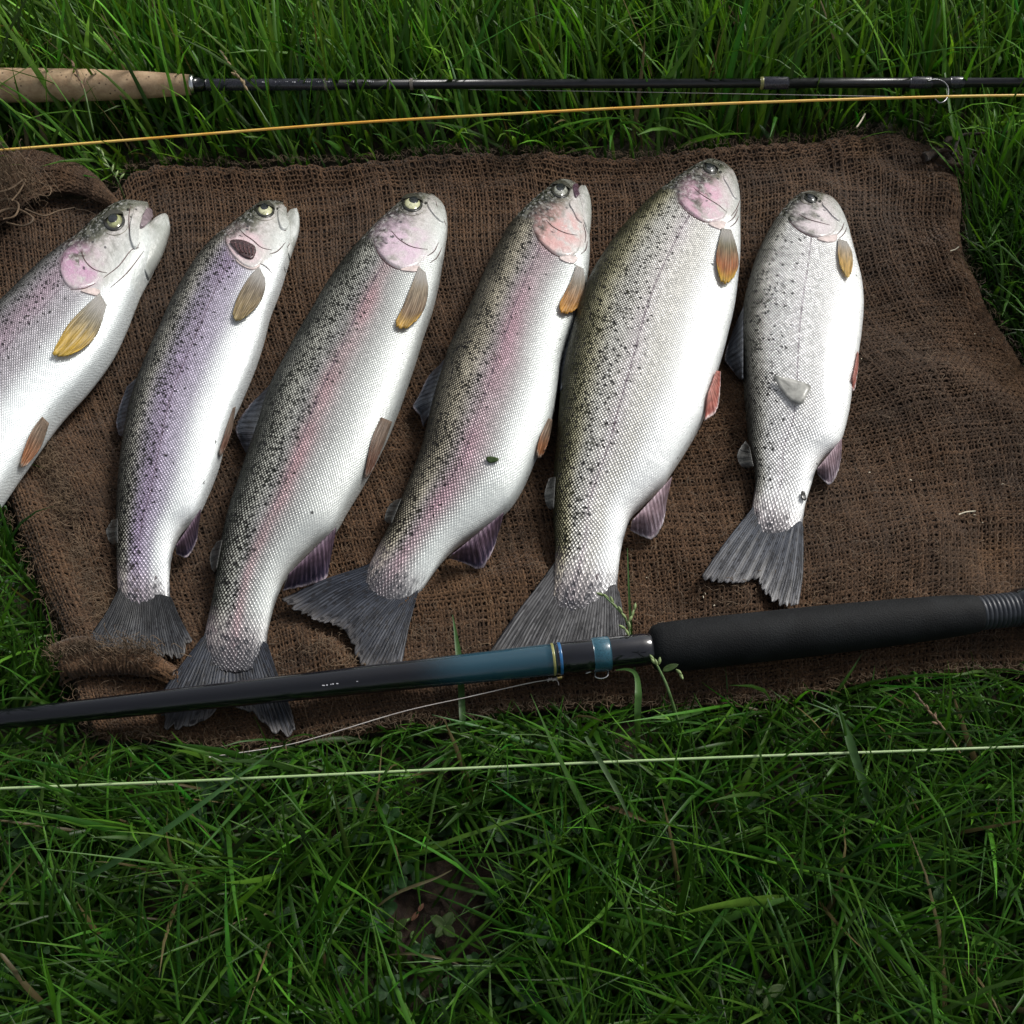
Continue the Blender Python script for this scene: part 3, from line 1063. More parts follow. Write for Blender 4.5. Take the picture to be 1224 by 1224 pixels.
TROUT = [
    dict(label='leftmost trout, cut off by the photo edge, with open mouth and yellow pectoral fin', mat=FM[0], iris=IR[0], seed=1,
         D=[(177, 243), (161, 244), (144, 248), (127, 259), (110, 274), (93, 290), (76, 302), (51, 323), (20, 354), (-8, 383), (-60, 450), (-105, 530), (-135, 610), (-150, 660)],
         V=[(181, 262), (187, 285), (186, 305), (180, 320), (165, 348), (148, 389), (130, 423), (103, 459), (65, 502), (21, 564), (-6, 604), (-50, 660), (-90, 705), (-110, 715)],
         G=[(78, 296), (71, 312), (76, 336), (88, 347), (112, 350), (150, 330)],
         GC=[(80, 299), (72, 314), (72, 326), (79, 341), (88, 346), (101, 344), (115, 338), (122, 322), (116, 304), (100, 292)],
         CP=[(97, 301), (101, 311), (108, 319), (118, 325), (128, 325), (136, 316), (138, 300), (128, 290), (112, 288)],
         crease=[[(97, 300), (102, 312), (111, 321), (121, 325), (128, 326)], [(84, 346), (100, 345), (114, 339)], [(124, 332), (142, 318), (156, 300), (166, 296)], [(132, 344), (152, 326), (172, 300)], [(184, 300), (192, 284), (196, 268)], [(156, 246), (154, 262), (156, 285), (162, 298), (167, 290)]],
         memb=[(96, 348), (106, 352), (116, 354), (120, 348), (110, 345)],
         nostril=(153, 251), eye=(137, 265, 12, 10.5, -20), pupil=(-1.5, -1.5, .5, .52),
         jaws=[('lower_jaw', [(197, 255), (188, 261), (181, 268), (172, 276), (160, 290), (150, 306)], [(201, 258), (203, 270), (200, 283), (194, 299), (186, 314), (176, 330)], .006, .62)],
         plates=[('jaw_plate', [(163, 247), (157, 262), (155, 280), (158, 295), (162, 299), (165, 290), (166, 276), (168, 262), (173, 249)], .0016, None),
                 ('mouth_lining', [(174, 250), (169, 262), (167, 273), (172, 272), (178, 265), (181, 255)], .0020, M_MOUTH)],
         fins=[('pectoral_fin', [(119, 352), (127, 366)], [(67, 420), (64, 427), (72, 430), (84, 428)], [(100, 371), (82, 392)], [(117, 397), (103, 416)], 'on', .0010, .0030, PEC['yellow']),
               ('pelvic_fin', [(50, 498), (58, 506)], [(21, 552), (22, 558), (27, 556)], [(36, 517)], [(46, 535)], 'on', .0002, .0016, PEC['rust']),
               ('tail_fin', [(-150, 660), (-110, 715)], [(-230, 700), (-180, 750), (-150, 800)], [], [], 'free', .01, .005, TAILC[0])]),
    dict(label='slim trout with violet band and an open dark gill slit, second from the left', mat=FM[1], iris=IR[1], seed=2,
         D=[(338, 243), (329, 242), (317, 244), (307, 249), (296, 258), (282, 270), (270, 280), (258, 289), (241, 307), (223, 334), (206, 365), (192, 396), (178, 427), (166, 456), (156, 487), (150, 516), (145, 548), (141, 588), (139, 630), (140, 674), (143, 711), (146, 722)],
         V=[(342, 252), (348, 266), (350, 282), (346, 304), (342, 318), (333, 346), (322, 374), (314, 405), (303, 438), (287, 476), (278, 496), (268, 525), (260, 556), (248, 588), (235, 615), (217, 634), (207, 655), (203, 680), (203, 702), (204, 722)],
         G=[(267, 282), (269, 290), (277, 304), (289, 317), (301, 323), (312, 317), (335, 300)],
         GC=[(272, 277), (269, 288), (277, 304), (289, 317), (302, 322), (312, 316), (318, 302), (312, 288), (298, 275), (284, 271)],
         CP=[(288, 275), (295, 282), (303, 288), (312, 295), (323, 299), (329, 288), (328, 272), (315, 264), (298, 264)],
         crease=[[(286, 273), (292, 280), (302, 287), (313, 296), (325, 299)], [(311, 315), (318, 319), (325, 326)], [(322, 304), (332, 300), (341, 290)], [(343, 296), (350, 284), (354, 268)], [(334, 247), (334, 262), (337, 274), (342, 276)]],
         hole=[(275, 291), (286, 289), (297, 292), (306, 298), (305, 306), (301, 312), (291, 309), (282, 301)],
         memb=[(281, 311), (290, 319), (302, 323), (311, 318), (302, 312), (288, 309)], gh=.0012,
         nostril=(332, 250), eye=(317, 252, 10.5, 7.6, 8), pupil=(-1, -2.2, .46, .52),
         jaws=[('lower_jaw', [(347, 251), (343, 258), (341, 268), (339, 280), (337, 292)], [(355, 249), (358, 260), (357, 276), (352, 292), (346, 308)], .006, .66)],
         plates=[('jaw_plate', [(333, 246), (332, 260), (335, 273), (340, 276), (344, 272), (341, 262), (341, 250)], .0014, None)],
         fins=[('pectoral_fin', [(309, 320), (316, 333)], [(278, 380), (280, 386), (286, 387), (294, 382)], [(296, 336), (284, 359)], [(316, 346), (308, 366)], 'on', .0008, .0028, PEC['olive']),
               ('pelvic_fin', [(278, 488), (281, 486)], [(259, 540), (260, 545), (263, 540)], [(268, 514)], [(274, 516)], 'on', .0002, .0016, PEC['brown']),
               ('anal_fin', [(240, 608), (210, 652)], [(237, 629), (234, 649), (223, 666), (211, 662)], [], [], 'free', .020, .004, PEC['plum']),
               ('dorsal_fin', [(166, 450), (152, 520)], [(152, 462), (143, 485), (139, 505), (142, 519), (147, 521)], [], [], 'free', .018, .006, PEC['dusk']),
               ('adipose_fin', [(141, 620), (141, 650)], [(134, 622), (127, 634), (130, 646), (137, 651)], [], [], 'free', .014, .008, PEC['grey']),
               ('tail_fin', [(142, 704), (150, 728), (170, 740), (190, 737), (205, 714)], [(101, 768), (112, 783), (150, 778), (190, 784), (214, 787), (230, 765)], [(125, 735)], [(217, 742)], 'free', .0045, .005, TAILC[0])]),
    dict(label='grey scaled trout with faint pink stripe whose tail passes under the rod, third from left', mat=FM[2], iris=IR[1], seed=3,
         D=[(515, 233), (503, 233), (490, 236), (480, 243), (464, 259), (450, 272), (438, 285), (425, 299), (407, 321), (389, 348), (373, 376), (357, 403), (341, 433), (326, 461), (315, 490), (308, 514), (297, 544), (284, 582), (272, 618), (262, 663), (256, 706), (248, 742), (242, 768), (241, 780)],
         V=[(521, 236), (531, 248), (535, 268), (532, 293), (528, 316), (525, 334), (517, 366), (506, 398), (496, 430), (485, 462), (474, 492), (461, 523), (438, 568), (415, 607), (399, 634), (373, 656), (344, 686), (330, 715), (321, 748), (319, 771), (320, 782)],
         G=[(444, 287), (450, 300), (460, 312), (473, 321), (485, 323), (499, 319), (512, 306), (528, 312)],
         GC=[(446, 288), (451, 301), (461, 313), (474, 321), (485, 322), (499, 317), (510, 304), (512, 285), (502, 268), (484, 262), (466, 268), (453, 279)],
         CP=[(468, 275), (476, 286), (489, 293), (500, 297), (511, 298), (514, 282), (508, 266), (490, 260), (474, 264)],
         crease=[[(468, 276), (477, 286), (490, 294), (502, 297), (511, 298)], [(447, 292), (454, 306), (464, 316), (476, 322), (488, 322)], [(521, 241), (524, 252), (530, 262), (533, 270)], [(511, 306), (519, 300), (524, 290)], [(514, 314), (522, 308), (528, 296)]],
         plates=[('jaw_plate', [(513, 238), (520, 245), (527, 256), (531, 266), (526, 265), (518, 257), (511, 246)], .0009, None)],
         memb=[(478, 323), (488, 325), (498, 325), (502, 319), (490, 319)],
         nostril=(509, 243), eye=(493, 244, 11.5, 8.8, 5), pupil=(1.5, -2.2, .5, .5),
         fins=[('pectoral_fin', [(500, 320), (508, 327)], [(472, 388), (474, 396), (484, 396), (494, 388)], [(491, 344), (482, 367)], [(510, 348), (505, 370)], 'on', .0008, .0028, PEC['amber']),
               ('pelvic_fin', [(455, 499), (468, 504)], [(433, 566), (434, 571), (440, 563)], [(444, 524)], [(456, 532)], 'on', .0002, .0016, PEC['brown']),
               ('anal_fin', [(402, 630), (345, 686)], [(394, 672), (388, 694), (363, 701), (338, 706)], [], [], 'free', .022, .004, PEC['plum']),
               ('dorsal_fin', [(330, 452), (300, 542)], [(317, 466), (298, 485), (282, 509), (284, 521), (294, 541)], [], [], 'free', .018, .005, PEC['dusk']),
               ('adipose_fin', [(266, 645), (259, 680)], [(259, 648), (251, 664), (253, 679), (257, 684)], [], [], 'free', .014, .008, PEC['grey']),
               ('tail_fin', [(240, 764), (248, 786), (268, 799), (290, 802), (306, 795), (320, 770)], [(190, 832), (200, 870), (240, 862), (268, 846), (300, 852), (330, 878), (352, 872), (344, 836)], [(214, 798)], [(332, 806)], 'free', .0045, .004, TAILC[1])]),
    dict(label='trout with salmon pink cheek and broad dark tail fanned left, fourth from left', mat=FM[3], iris=IR[2], seed=4,
         D=[(690, 221), (683, 218), (671, 218), (661, 223), (651, 232), (637, 244), (622, 259), (607, 276), (597, 294), (587, 312), (575, 338), (562, 368), (548, 397), (536, 421), (528, 447), (521, 470), (513, 500), (504, 537), (493, 566), (481, 595), (467, 626), (453, 654), (443, 677), (437, 690)],
         V=[(690, 230), (698, 246), (703, 266), (705, 298), (703, 327), (697, 357), (688, 382), (677, 410), (670, 435), (667, 460), (662, 490), (653, 522), (640, 547), (627, 577), (613, 600), (598, 615), (573, 635), (547, 652), (527, 672), (510, 697), (497, 717), (491, 727)],
         G=[(636, 264), (638, 277), (647, 291), (661, 303), (676, 309), (688, 305), (702, 296)],
         GC=[(637, 266), (638, 277), (647, 291), (661, 303), (677, 308), (688, 304), (695, 292), (695, 274), (684, 256), (668, 248), (652, 250)],
         CP=[(654, 264), (662, 271), (672, 277), (682, 280), (690, 281), (694, 268), (686, 255), (670, 247), (657, 251)],
         crease=[[(653, 263), (661, 271), (672, 277), (682, 280), (690, 281)], [(640, 281), (648, 292), (662, 304), (677, 309), (689, 305)], [(694, 304), (700, 298), (702, 288)], [(697, 268), (700, 280), (699, 290)]],
         memb=[(668, 309), (676, 314), (686, 315), (690, 308), (678, 306)],
         nostril=(682, 225), eye=(670, 228, 10.5, 8.4, 15), pupil=(-.5, -1.5, .5, .55),
         jaws=[('lower_jaw', [(694, 222), (690, 230), (690, 240), (692, 252), (694, 264)], [(700, 222), (705, 236), (707, 252), (706, 272), (703, 288)], .008, .66)],
         plates=[('jaw_plate', [(683, 239), (690, 247), (695, 258), (696, 267), (690, 263), (685, 253), (680, 244)], .0009, None), ('mouth_lining', [(685, 221), (685, 229), (688, 237), (693, 231), (696, 222)], .0012, plain('mouth_plum', (.09, .05, .075), .3, 0, .3, 300, .4))],
         fins=[('pectoral_fin', [(688, 318), (696, 322)], [(667, 366), (668, 376), (676, 378), (685, 371)], [(681, 338), (672, 356)], [(697, 337), (693, 355)], 'on', .0008, .0028, PEC['orange']),
               ('pelvic_fin', [(655, 500), (664, 503)], [(638, 541), (641, 547), (648, 538)], [(644, 522)], [(659, 520)], 'on', .0002, .0016, PEC['rust']),
               ('anal_fin', [(602, 612), (540, 663)], [(597, 632), (588, 661), (574, 680), (558, 674), (536, 667)], [], [], 'free', .022, .004, PEC['plum']),
               ('dorsal_fin', [(536, 424), (512, 498)], [(526, 436), (513, 449), (502, 470), (494, 486), (501, 496), (506, 510)], [], [], 'free', .018, .005, PEC['dusk']),
               ('adipose_fin', [(480, 596), (468, 626)], [(473, 598), (464, 606), (460, 620), (465, 626)], [], [], 'free', .014, .008, PEC['grey']),
               ('tail_fin', [(444, 674), (431, 697), (444, 714), (467, 729), (485, 724), (498, 714)], [(337, 716), (352, 730), (382, 744), (411, 753), (421, 774), (430, 793), (446, 801), (480, 797)], [(424, 681), (387, 693)], [(489, 750)], 'free', .0045, .006, TAILC[1])]),
    dict(label='largest trout, deep bodied with golden back and white belly, second from the right', mat=FM[4], iris=IR[3], seed=5,
         D=[(873, 202), (860, 196), (846, 195), (831, 202), (816, 212), (797, 226), (777, 242), (757, 262), (738, 284), (721, 308), (706, 333), (696, 357), (689, 377), (683, 401), (676, 431), (671, 458), (668, 486), (666, 520), (662, 563), (661, 611), (663, 647), (666, 684), (667, 702), (668, 712)],
         V=[(877, 207), (881, 219), (884, 241), (884, 273), (884, 307), (881, 342), (877, 371), (871, 396), (865, 420), (857, 446), (848, 478), (839, 503), (824, 530), (803, 563), (793, 578), (769, 602), (754, 618), (747, 638), (742, 660), (739, 684), (738, 702), (739, 716)],
         G=[(808, 230), (812, 242), (826, 257), (843, 266), (858, 265), (869, 259), (881, 262)],
         GC=[(810, 231), (812, 242), (826, 256), (843, 266), (858, 264), (868, 258), (871, 243), (862, 226), (845, 214), (826, 218)],
         CP=[(830, 225), (839, 232), (850, 239), (860, 246), (870, 252), (872, 238), (862, 222), (846, 212), (834, 215)],
         crease=[[(829, 224), (838, 232), (849, 239), (860, 246), (869, 254)], [(811, 241), (820, 252), (832, 261), (845, 266), (858, 265)], [(884, 240), (880, 250), (874, 258)], [(870, 266), (877, 260), (882, 250)], [(872, 272), (879, 266), (883, 258)]],
         plates=[('jaw_plate', [(868, 206), (875, 214), (880, 226), (881, 239), (876, 235), (870, 223), (864, 212)], .0009, None)],
         memb=[(846, 268), (855, 273), (864, 275), (867, 266), (857, 265)],
         nostril=(861, 206), eye=(849, 202, 8.5, 5.2, 22), pupil=(-1, -1, .6, .6),
         fins=[('pectoral_fin', [(862, 274), (873, 276)], [(856, 330), (860, 341), (866, 342), (873, 335)], [(857, 294), (854, 314)], [(878, 297), (879, 318)], 'on', .0008, .0028, PEC['redgold']),
               ('pelvic_fin', [(856, 443), (846, 470)], [(861, 444), (860, 474), (855, 493), (842, 503)], [], [], 'free', .028, .022, PEC['red']),
               ('anal_fin', [(803, 570), (756, 622)], [(797, 596), (793, 623), (782, 643), (772, 643), (753, 634)], [], [], 'free', .022, .004, PEC['mauve']),
               ('dorsal_fin', [(692, 372), (671, 466)], [(682, 386), (669, 420), (664, 446), (667, 472)], [], [], 'free', .022, .006, PEC['dusk']),
               ('adipose_fin', [(664, 570), (662, 608)], [(656, 572), (651, 590), (654, 605), (659, 609)], [], [], 'free', .016, .012, PEC['grey']),
               ('tail_fin', [(663, 672), (664, 706), (685, 736), (706, 740), (728, 729), (740, 708)], [(584, 781), (606, 792), (650, 798), (690, 790), (725, 792), (751, 764)], [(641, 702), (614, 737)], [(746, 738)], 'free', .0045, .006, TAILC[2])]),
    dict(label='smallest trout at the right end, pale silver with a loose grey scrap on its flank', mat=FM[5], iris=IR[3], seed=6,
         D=[(985, 234), (974, 232), (961, 233), (950, 238), (939, 249), (926, 265), (915, 284), (905, 305), (897, 328), (891, 351), (887, 378), (886, 405), (888, 431), (890, 457), (891, 477), (894, 509), (896, 538), (901, 558), (903, 574), (901, 598), (900, 612), (901, 622)],
         V=[(990, 235), (997, 240), (1005, 254), (1012, 272), (1017, 292), (1023, 316), (1029, 342), (1031, 369), (1029, 398), (1026, 420), (1022, 448), (1018, 467), (1015, 489), (1009, 516), (1001, 536), (984, 549), (975, 563), (969, 582), (963, 602), (960, 621), (959, 640)],
         G=[(940, 259), (950, 272), (965, 281), (983, 285), (997, 279), (1010, 275)],
         GC=[(941, 260), (950, 272), (966, 281), (983, 284), (997, 278), (1002, 266), (994, 251), (975, 246), (955, 251)],
         CP=[(956, 257), (966, 262), (978, 265), (990, 268), (999, 268), (997, 254), (983, 245), (965, 246)],
         crease=[[(943, 264), (953, 274), (967, 282), (983, 285)], [(955, 256), (966, 262), (980, 266), (992, 269)], [(1000, 281), (1006, 274), (1009, 266)], [(1003, 285), (1009, 279), (1012, 272)]],
         plates=[('jaw_plate', [(985, 240), (993, 247), (1001, 257), (1004, 265), (997, 261), (988, 251), (982, 244)], .0008, None)],
         memb=[(976, 286), (988, 290), (999, 288), (1000, 281), (988, 283)],
         nostril=(980, 241), eye=(969, 238, 7.5, 4.2, 22), pupil=(-1, -.6, .6, .6),
         fins=[('pectoral_fin', [(1001, 287), (1011, 290)], [(1002, 320), (1008, 333), (1012, 335), (1015, 329)], [(1000, 304)], [(1016, 302), (1017, 316)], 'on', .0008, .0024, PEC['peach']),
               ('pelvic_fin', [(1025, 420), (1019, 452)], [(1026, 424), (1025, 444), (1021, 467), (1018, 462)], [], [], 'free', .022, .018, PEC['red']),
               ('anal_fin', [(1006, 524), (977, 560)], [(1005, 548), (1001, 565), (993, 579), (986, 576), (977, 566)], [], [], 'free', .016, .004, PEC['mauve']),
               ('dorsal_fin', [(889, 366), (888, 454)], [(876, 396), (866, 426), (871, 437), (884, 453)], [], [], 'free', .018, .004, PEC['dusk']),
               ('adipose_fin', [(896, 534), (901, 558)], [(891, 527), (883, 538), (881, 548), (886, 557), (895, 559)], [], [], 'free', .012, .008, PEC['grey']),
               ('tail_fin', [(900, 606), (900, 636), (916, 649), (935, 657), (951, 647), (960, 630)], [(839, 688), (845, 695), (869, 697), (891, 697), (904, 694), (912, 707), (924, 720), (938, 725), (955, 722)], [(876, 636), (855, 664)], [(960, 682)], 'free', .0045, .004, TAILC[3])]),
]
for fd in TROUT:
    build_trout(fd)

exec_marker = 'objects'
# ------------------------------------------------------------------ rods
M_CORK = None


def cork_mat():
    t = NT('cork')
    o = t.obj()
    n1, n2 = t.noise(o, 160, 5, .65), t.noise(o, 900, 3)
    v = t.voro(o, 300, 1.)
    c = t.mix(t.step(n1, .3, .7), (.40, .26, .15), (.56, .40, .25))
    c = t.mix(t.mul(t.step(v, .12, .28, 1., 0.), t.step(n1, .46, .58)), c, (.08, .045, .025))
    c = t.mix(t.mul(t.step(n2, .6, .75), .5), c, (.24, .14, .08))
    return t.set(Base_Color=c, Roughness=.75, Normal=t.bump(t.add(n2, v), .3, .0006))


M_CORK = cork_mat()
M_BLANK = plain('graphite_blank', (.010, .010, .013), .32, 0, .25, 300, .2)
M_WRAP = plain('dark_wrap', (.03, .03, .042), .28, 0, .25, 900, .5)
M_STEEL = plain('bright_steel', (.75, .75, .76), .22, 1., .08, 300)
M_WHITE = plain('white_mark', (.42, .42, .45), .4, 0, .08, 300)
M_YELLOW = plain('yellow_trim', (.25, .25, .08), .35, 0, .1, 300, .4)
M_BLUE = plain('blue_trim', (.016, .12, .30), .3, 0, .1, 300, .6)
M_DIM = plain('dull_silver_thread', (.22, .20, .17), .4, .3, .2, 500)
M_GOLD = plain('gold_metal', (.70, .52, .22), .25, 1., .08, 300)
M_BLACK = plain('black_lacquer', (.004, .0045, .008), .16, 0, .25, 200, .8)
M_TEAL = plain('blue_lacquer', (.018, .085, .15), .22, 0, .15, 500, .8)
M_TEAL2 = plain('blue_thread_wrap', (.018, .085, .125), .3, 0, .2, 1200, .6)
M_FOAM = plain('black_foam', (.0045, .0055, .0065), .75, 0, .3, 1500, 0, .0004, .16)
tf = NT('black_foam_pores')
_o = tf.obj()
_n1, _v, _n2 = tf.noise(_o, 70, 4, .6), tf.voro(_o, 1500, 1.), tf.noise(_o, 900, 3)
_c = tf.mix(tf.step(_n1, .35, .7), (.0035, .0042, .0050), (.0085, .0098, .0110))
_c = tf.mix(tf.mul(tf.step(tf.noise(_o, 260, 5, .7), .62, .74), .4), _c, (.016, .017, .018))
M_FOAM = tf.set(Base_Color=_c, Roughness=.72, Specular_IOR_Level=.22, Normal=tf.bump(tf.add(_n2, _v), .45, .0003))
M_SEAT = plain('ribbed_seat', (.022, .026, .034), .45, 0, .2, 400, .1)


class Axis:
    def __init__(s, a, b, z):
        s.a, s.b, s.z = np.array(a, float), np.array(b, float), z

    def p(s, x, dz=0.):
        f = (x - s.a[0]) / (s.b[0] - s.a[0])
        return at(s.a + (s.b - s.a) * np.asarray(f)[..., None], s.z + dz)

    def section(s, name, prof, mat, parent, k=28, n=24):
        """prof: (photo x, width in photo pixels) pairs"""
        xs = np.array([q[0] for q in prof], float)
        ws = np.array([q[1] for q in prof], float)
        y = s.a[1] + (xs - s.a[0]) / (s.b[0] - s.a[0]) * (s.b[1] - s.a[1])
        r = ws * np.array([mpp(v, s.z) for v in y]) / 2
        return tube(name, s.p(xs), r, mat, parent, k)


def gradient_blank():
    """black blank that turns blue towards the grip"""
    t = NT('blue_fade_blank')
    f = t.attr('fade', 'Fac')
    nz = t.noise(t.obj(), 500, 3)
    c = t.mix(t.step(t.add(f, t.mul(t.sub(nz, .5), .08)), .0, 1.), (.003, .0035, .006), (.014, .055, .082))
    return t.set(Base_Color=c, Roughness=t.step(nz, .3, .7, .16, .22), Coat_Weight=.5, Coat_Roughness=.08)


Z1 = .046
fly = empty('fly_rod', (0, 0, 0), 'slim black fly rod with cork grip lying across the long grass', 'fishing rod')
A1 = Axis((0, 102), (1224, 98.5), Z1)
A1.section('cork_grip', [(-90, 30), (-60, 38), (-20, 39), (40, 38.5), (110, 36), (170, 31), (215, 25), (229, 23)], M_CORK, fly, 32)
A1.section('winding_ring', [(228.5, 22), (229, 24), (232, 23), (233, 20)], M_STEEL, fly)
A1.section('winding_check', [(233, 17), (240, 16), (247, 14)], M_BLACK, fly)
A1.section('butt_wrap', [(246, 13.6), (250, 14), (395, 13.6), (402, 13)], M_WRAP, fly)
A1.section('blank', [(400, 11.6), (908, 10.6)], M_BLANK, fly)
A1.section('ferrule', [(910, 11.8), (912, 15), (940, 14.6), (942, 13.6)], M_WRAP, fly)
A1.section('upper_blank', [(940, 12), (1090, 11.4), (1300, 10.6)], M_BLANK, fly)
A1.section('trim_ring', [(388, 14), (389, 14.6), (391, 14.6), (392, 14)], M_DIM, fly)
A1.section('trim_ring', [(464, 13), (465, 13.8), (466, 13.8), (467, 13)], M_DIM, fly)
A1.section('trim_ring', [(490, 13), (491, 13.8), (493, 13.8), (494, 13)], M_DIM, fly)
A1.section('trim_ring', [(908, 13), (909, 14.8), (912, 14.8), (913, 13)], M_YELLOW, fly)
A1.section('guide_wrap', [(1086, 12.4), (1088, 14), (1111, 14.2), (1113, 13)], M_WRAP, fly)
A1.section('guide_wrap', [(1134, 12.4), (1136, 14), (1148, 14), (1151, 12.6)], M_WRAP, fly)
gq = crv([(1108, 97), (1118, 95), (1128, 98), (1133, 105), (1133, 114), (1129, 121), (1123, 123), (1118, 119)], 40)
tube('line_guide', at(gq, np.linspace(Z1 + .006, Z1 + .002, 40)), .0006, plain('guide_wire', (.20, .20, .21), .25, .9, .2, 400), fly, 8)


def flecks(name, ax, marks, mat, parent, dy):
    """flat white marks lying on the rod"""
    parts = []
    for x, wd, ht, off in marks:
        y0 = ax.a[1] + (x - ax.a[0]) / (ax.b[0] - ax.a[0]) * (ax.b[1] - ax.a[1])
        c = np.array([(x, y0 + off), (x + wd, y0 + off), (x + wd, y0 + off + ht), (x, y0 + off + ht)])
        lo, hi = at(c, ax.z + dy - .0004), at(c, ax.z + dy)
        parts.append((np.vstack((lo, hi)), [[4, 5, 6, 7], [0, 1, 5, 4], [1, 2, 6, 5], [2, 3, 7, 6], [3, 0, 4, 7]]))
    V, F = join(parts)
    return mesh(name, V, F, mat, parent, False)


r_ = random.Random(5)
mk = []
for x0, x1 in ((313, 322), (329, 352), (365, 372), (378, 396), (422, 428), (434, 447)):
    x = x0
    while x < x1:
        wd = r_.choice((.8, 1.1, 2.0))
        mk.append((x, wd, r_.choice((1.0, 1.8, 2.2)), -5.2 + r_.choice((0, .4, .9))))
        x += wd + r_.choice((.9, 1.2))
flecks('white_marks', A1, mk, M_WHITE, fly, .0036)  # unreadable print along the slim rod

Z2 = .030
spin = empty('casting_rod', (0, 0, 0), 'thick black and blue rod with foam grip lying over the trout tails', 'fishing rod')
A2 = Axis((0, 860), (1224, 727), Z2)
fade_x = np.linspace(-160, 665, 60)
fw = np.interp(fade_x, (-160, 0, 300, 665), (19, 24, 31, 38))
yy = 860 + fade_x / 1224 * (727 - 860)
V, F = tube_data(A2.p(fade_x), fw * np.array([mpp(v, Z2) for v in yy]) / 2, 30)
mesh('blank', V, F, gradient_blank(), spin, True, {'fade': ('FLOAT', np.repeat(sm(fade_x, 470, 590), 30))})
A2.section('butt_sleeve', [(663, 37), (665, 38.6), (766, 40), (776, 38), (781, 34)], M_BLACK, spin)
A2.section('trim_ring', [(659.5, 38.5), (660, 39.3), (662, 39.3), (662.5, 38.5)], M_YELLOW, spin)
A2.section('trim_ring', [(667.5, 38.6), (668, 39.4), (670.5, 39.4), (671, 38.8)], M_BLUE, spin)
A2.section('keeper_wrap', [(708, 39), (710, 41.2), (727, 41.4), (729, 39.4)], M_TEAL2, spin)
A2.section('foam_grip', [(778, 30), (779, 44), (783, 54), (792, 59), (830, 61), (900, 60), (980, 59), (1060, 56), (1120, 52), (1152, 48), (1165, 45), (1170, 40), (1171, 30)], M_FOAM, spin, 40)
seat = [(1166, 36)]
for k in range(9):
    x = 1168 + k * 5.4
    seat += [(x, 38), (x + .7, 41.6), (x + 4.0, 41.6), (x + 4.7, 38)]
seat.append((1217, 37))
A2.section('reel_seat', seat, M_SEAT, spin, 36)
A2.section('seat_hood', [(1214, 38), (1215.5, 47), (1226, 50), (1300, 50)], M_BLACK, spin, 36)
kq = crv([(700, 805), (706, 803), (711, 802), (712, 809), (719, 811), (726, 808), (727, 800)], 40)
tube('hook_keeper', at(kq, Z2 - .004), .00042, plain('keeper_wire', (.6, .6, .6), .25, 1., .1, 300), spin, 7)
mk = [(385, 3.4, .9, .6), (390, 1.8, 1.3, .5), (395, 1.2, 1.2, .3), (397.4, 1.4, 1.5, 0), (402, 2.4, 1.1, .2), (426, 2, .7, .4)]
flecks('white_marks', A2, mk, M_WHITE, spin, .0068)  # small white flecks along the black blank


# ------------------------------------------------------------------ lines
def line_mat(name, a, b, sc):
    t = NT(name)
    n1 = t.noise(t.obj(), sc, 2)
    return t.set(Base_Color=t.mix(t.step(n1, .35, .65), a, b), Roughness=.4, Coat_Weight=.2)


M_FLY = line_mat('orange_line', (.86, .44, .06), (.92, .62, .16), 30)
M_GRN = line_mat('green_line', (.32, .46, .20), (.38, .50, .25), 40)
M_MONO = line_mat('clear_mono', (.42, .38, .36), (.55, .52, .48), 60)


def line(name, px, z, wpx, mat, label, n=80):
    q = crv(px, n)
    zz = np.interp(np.linspace(0, 1, n), np.linspace(0, 1, len(z)), z) if np.ndim(z) else np.full(n, z)
    r = wpx * np.array([mpp(v, .04) for v in q[:, 1]]) / 2
    o = tube(name, at(q, zz), r, mat, None, 8)
    return tag(o, label, 'fishing line')


line('fishing_line', [(-90, 187), (0, 179.5), (210, 163), (420, 147), (620, 135.5), (800, 126.5), (960, 120.5), (1130, 115.5), (1224, 114), (1310, 113)],
     [.046, .045, .046, .047, .049, .05], 3.1, M_FLY, 'thick orange yellow fly line stretched below the slim rod')
line('fishing_line', [(-90, 946), (0, 942.5), (180, 935.5), (350, 928), (520, 920), (700, 912), (900, 904), (1060, 898.5), (1224, 892.5), (1310, 890)],
     .042, 3.4, M_GRN, 'pale green line stretched over the lower grass below the sack')
line('fishing_line', [(560, 107), (700, 109), (820, 111), (930, 113), (1040, 115), (1118, 117)], .042, .7, M_MONO,
     'thin clear line between the slim rod and the orange line')
leader = empty('leader', (0, 0, 0), 'thin clear leader with a tiny gold swivel below the blue rod', 'fishing line')
q = crv([(250, 905), (330, 893), (380, 881), (480, 851), (560, 833), (630, 817), (656, 812.5)], 60)
tube('leader_strand', at(q, .024), .00026, M_MONO, leader, 6)
q = crv([(654, 813.5), (658, 811.5), (662, 812.5), (665, 811), (668, 810)], 24)
tube('knot', at(q, .0245), .0007 + .0003 * np.sin(np.arange(24) * 1.7), M_MONO, leader, 7)
q = crv([(666, 810.5), (669, 809.5), (672.5, 809)], 12)
tube('swivel', at(q, .025), [.0006, .0011, .0013, .0012, .0009, .0012, .0014, .0014, .0013, .0012, .0009, .0005], M_GOLD, leader, 10)
q = crv([(664, 812), (667, 815), (668, 819)], 8)
tube('tag_end', at(q, .024), .0002, M_MONO, leader, 6)


# ------------------------------------------------------------------ grass
def grass_mat(name, trans=.3):
    t = NT(name)
    c = t.attr('tint', 'Color')
    n1 = t.noise(t.obj(), 180, 3)
    c = t.mix(t.step(n1, .3, .75, 0., .35), c, (.022, .05, .008))
    t.set(Base_Color=c, Roughness=.42, Specular_IOR_Level=.32)
    return t.translucent(t.mix(1., c, (1.1, 1.1, .5), 'MULTIPLY'), trans)


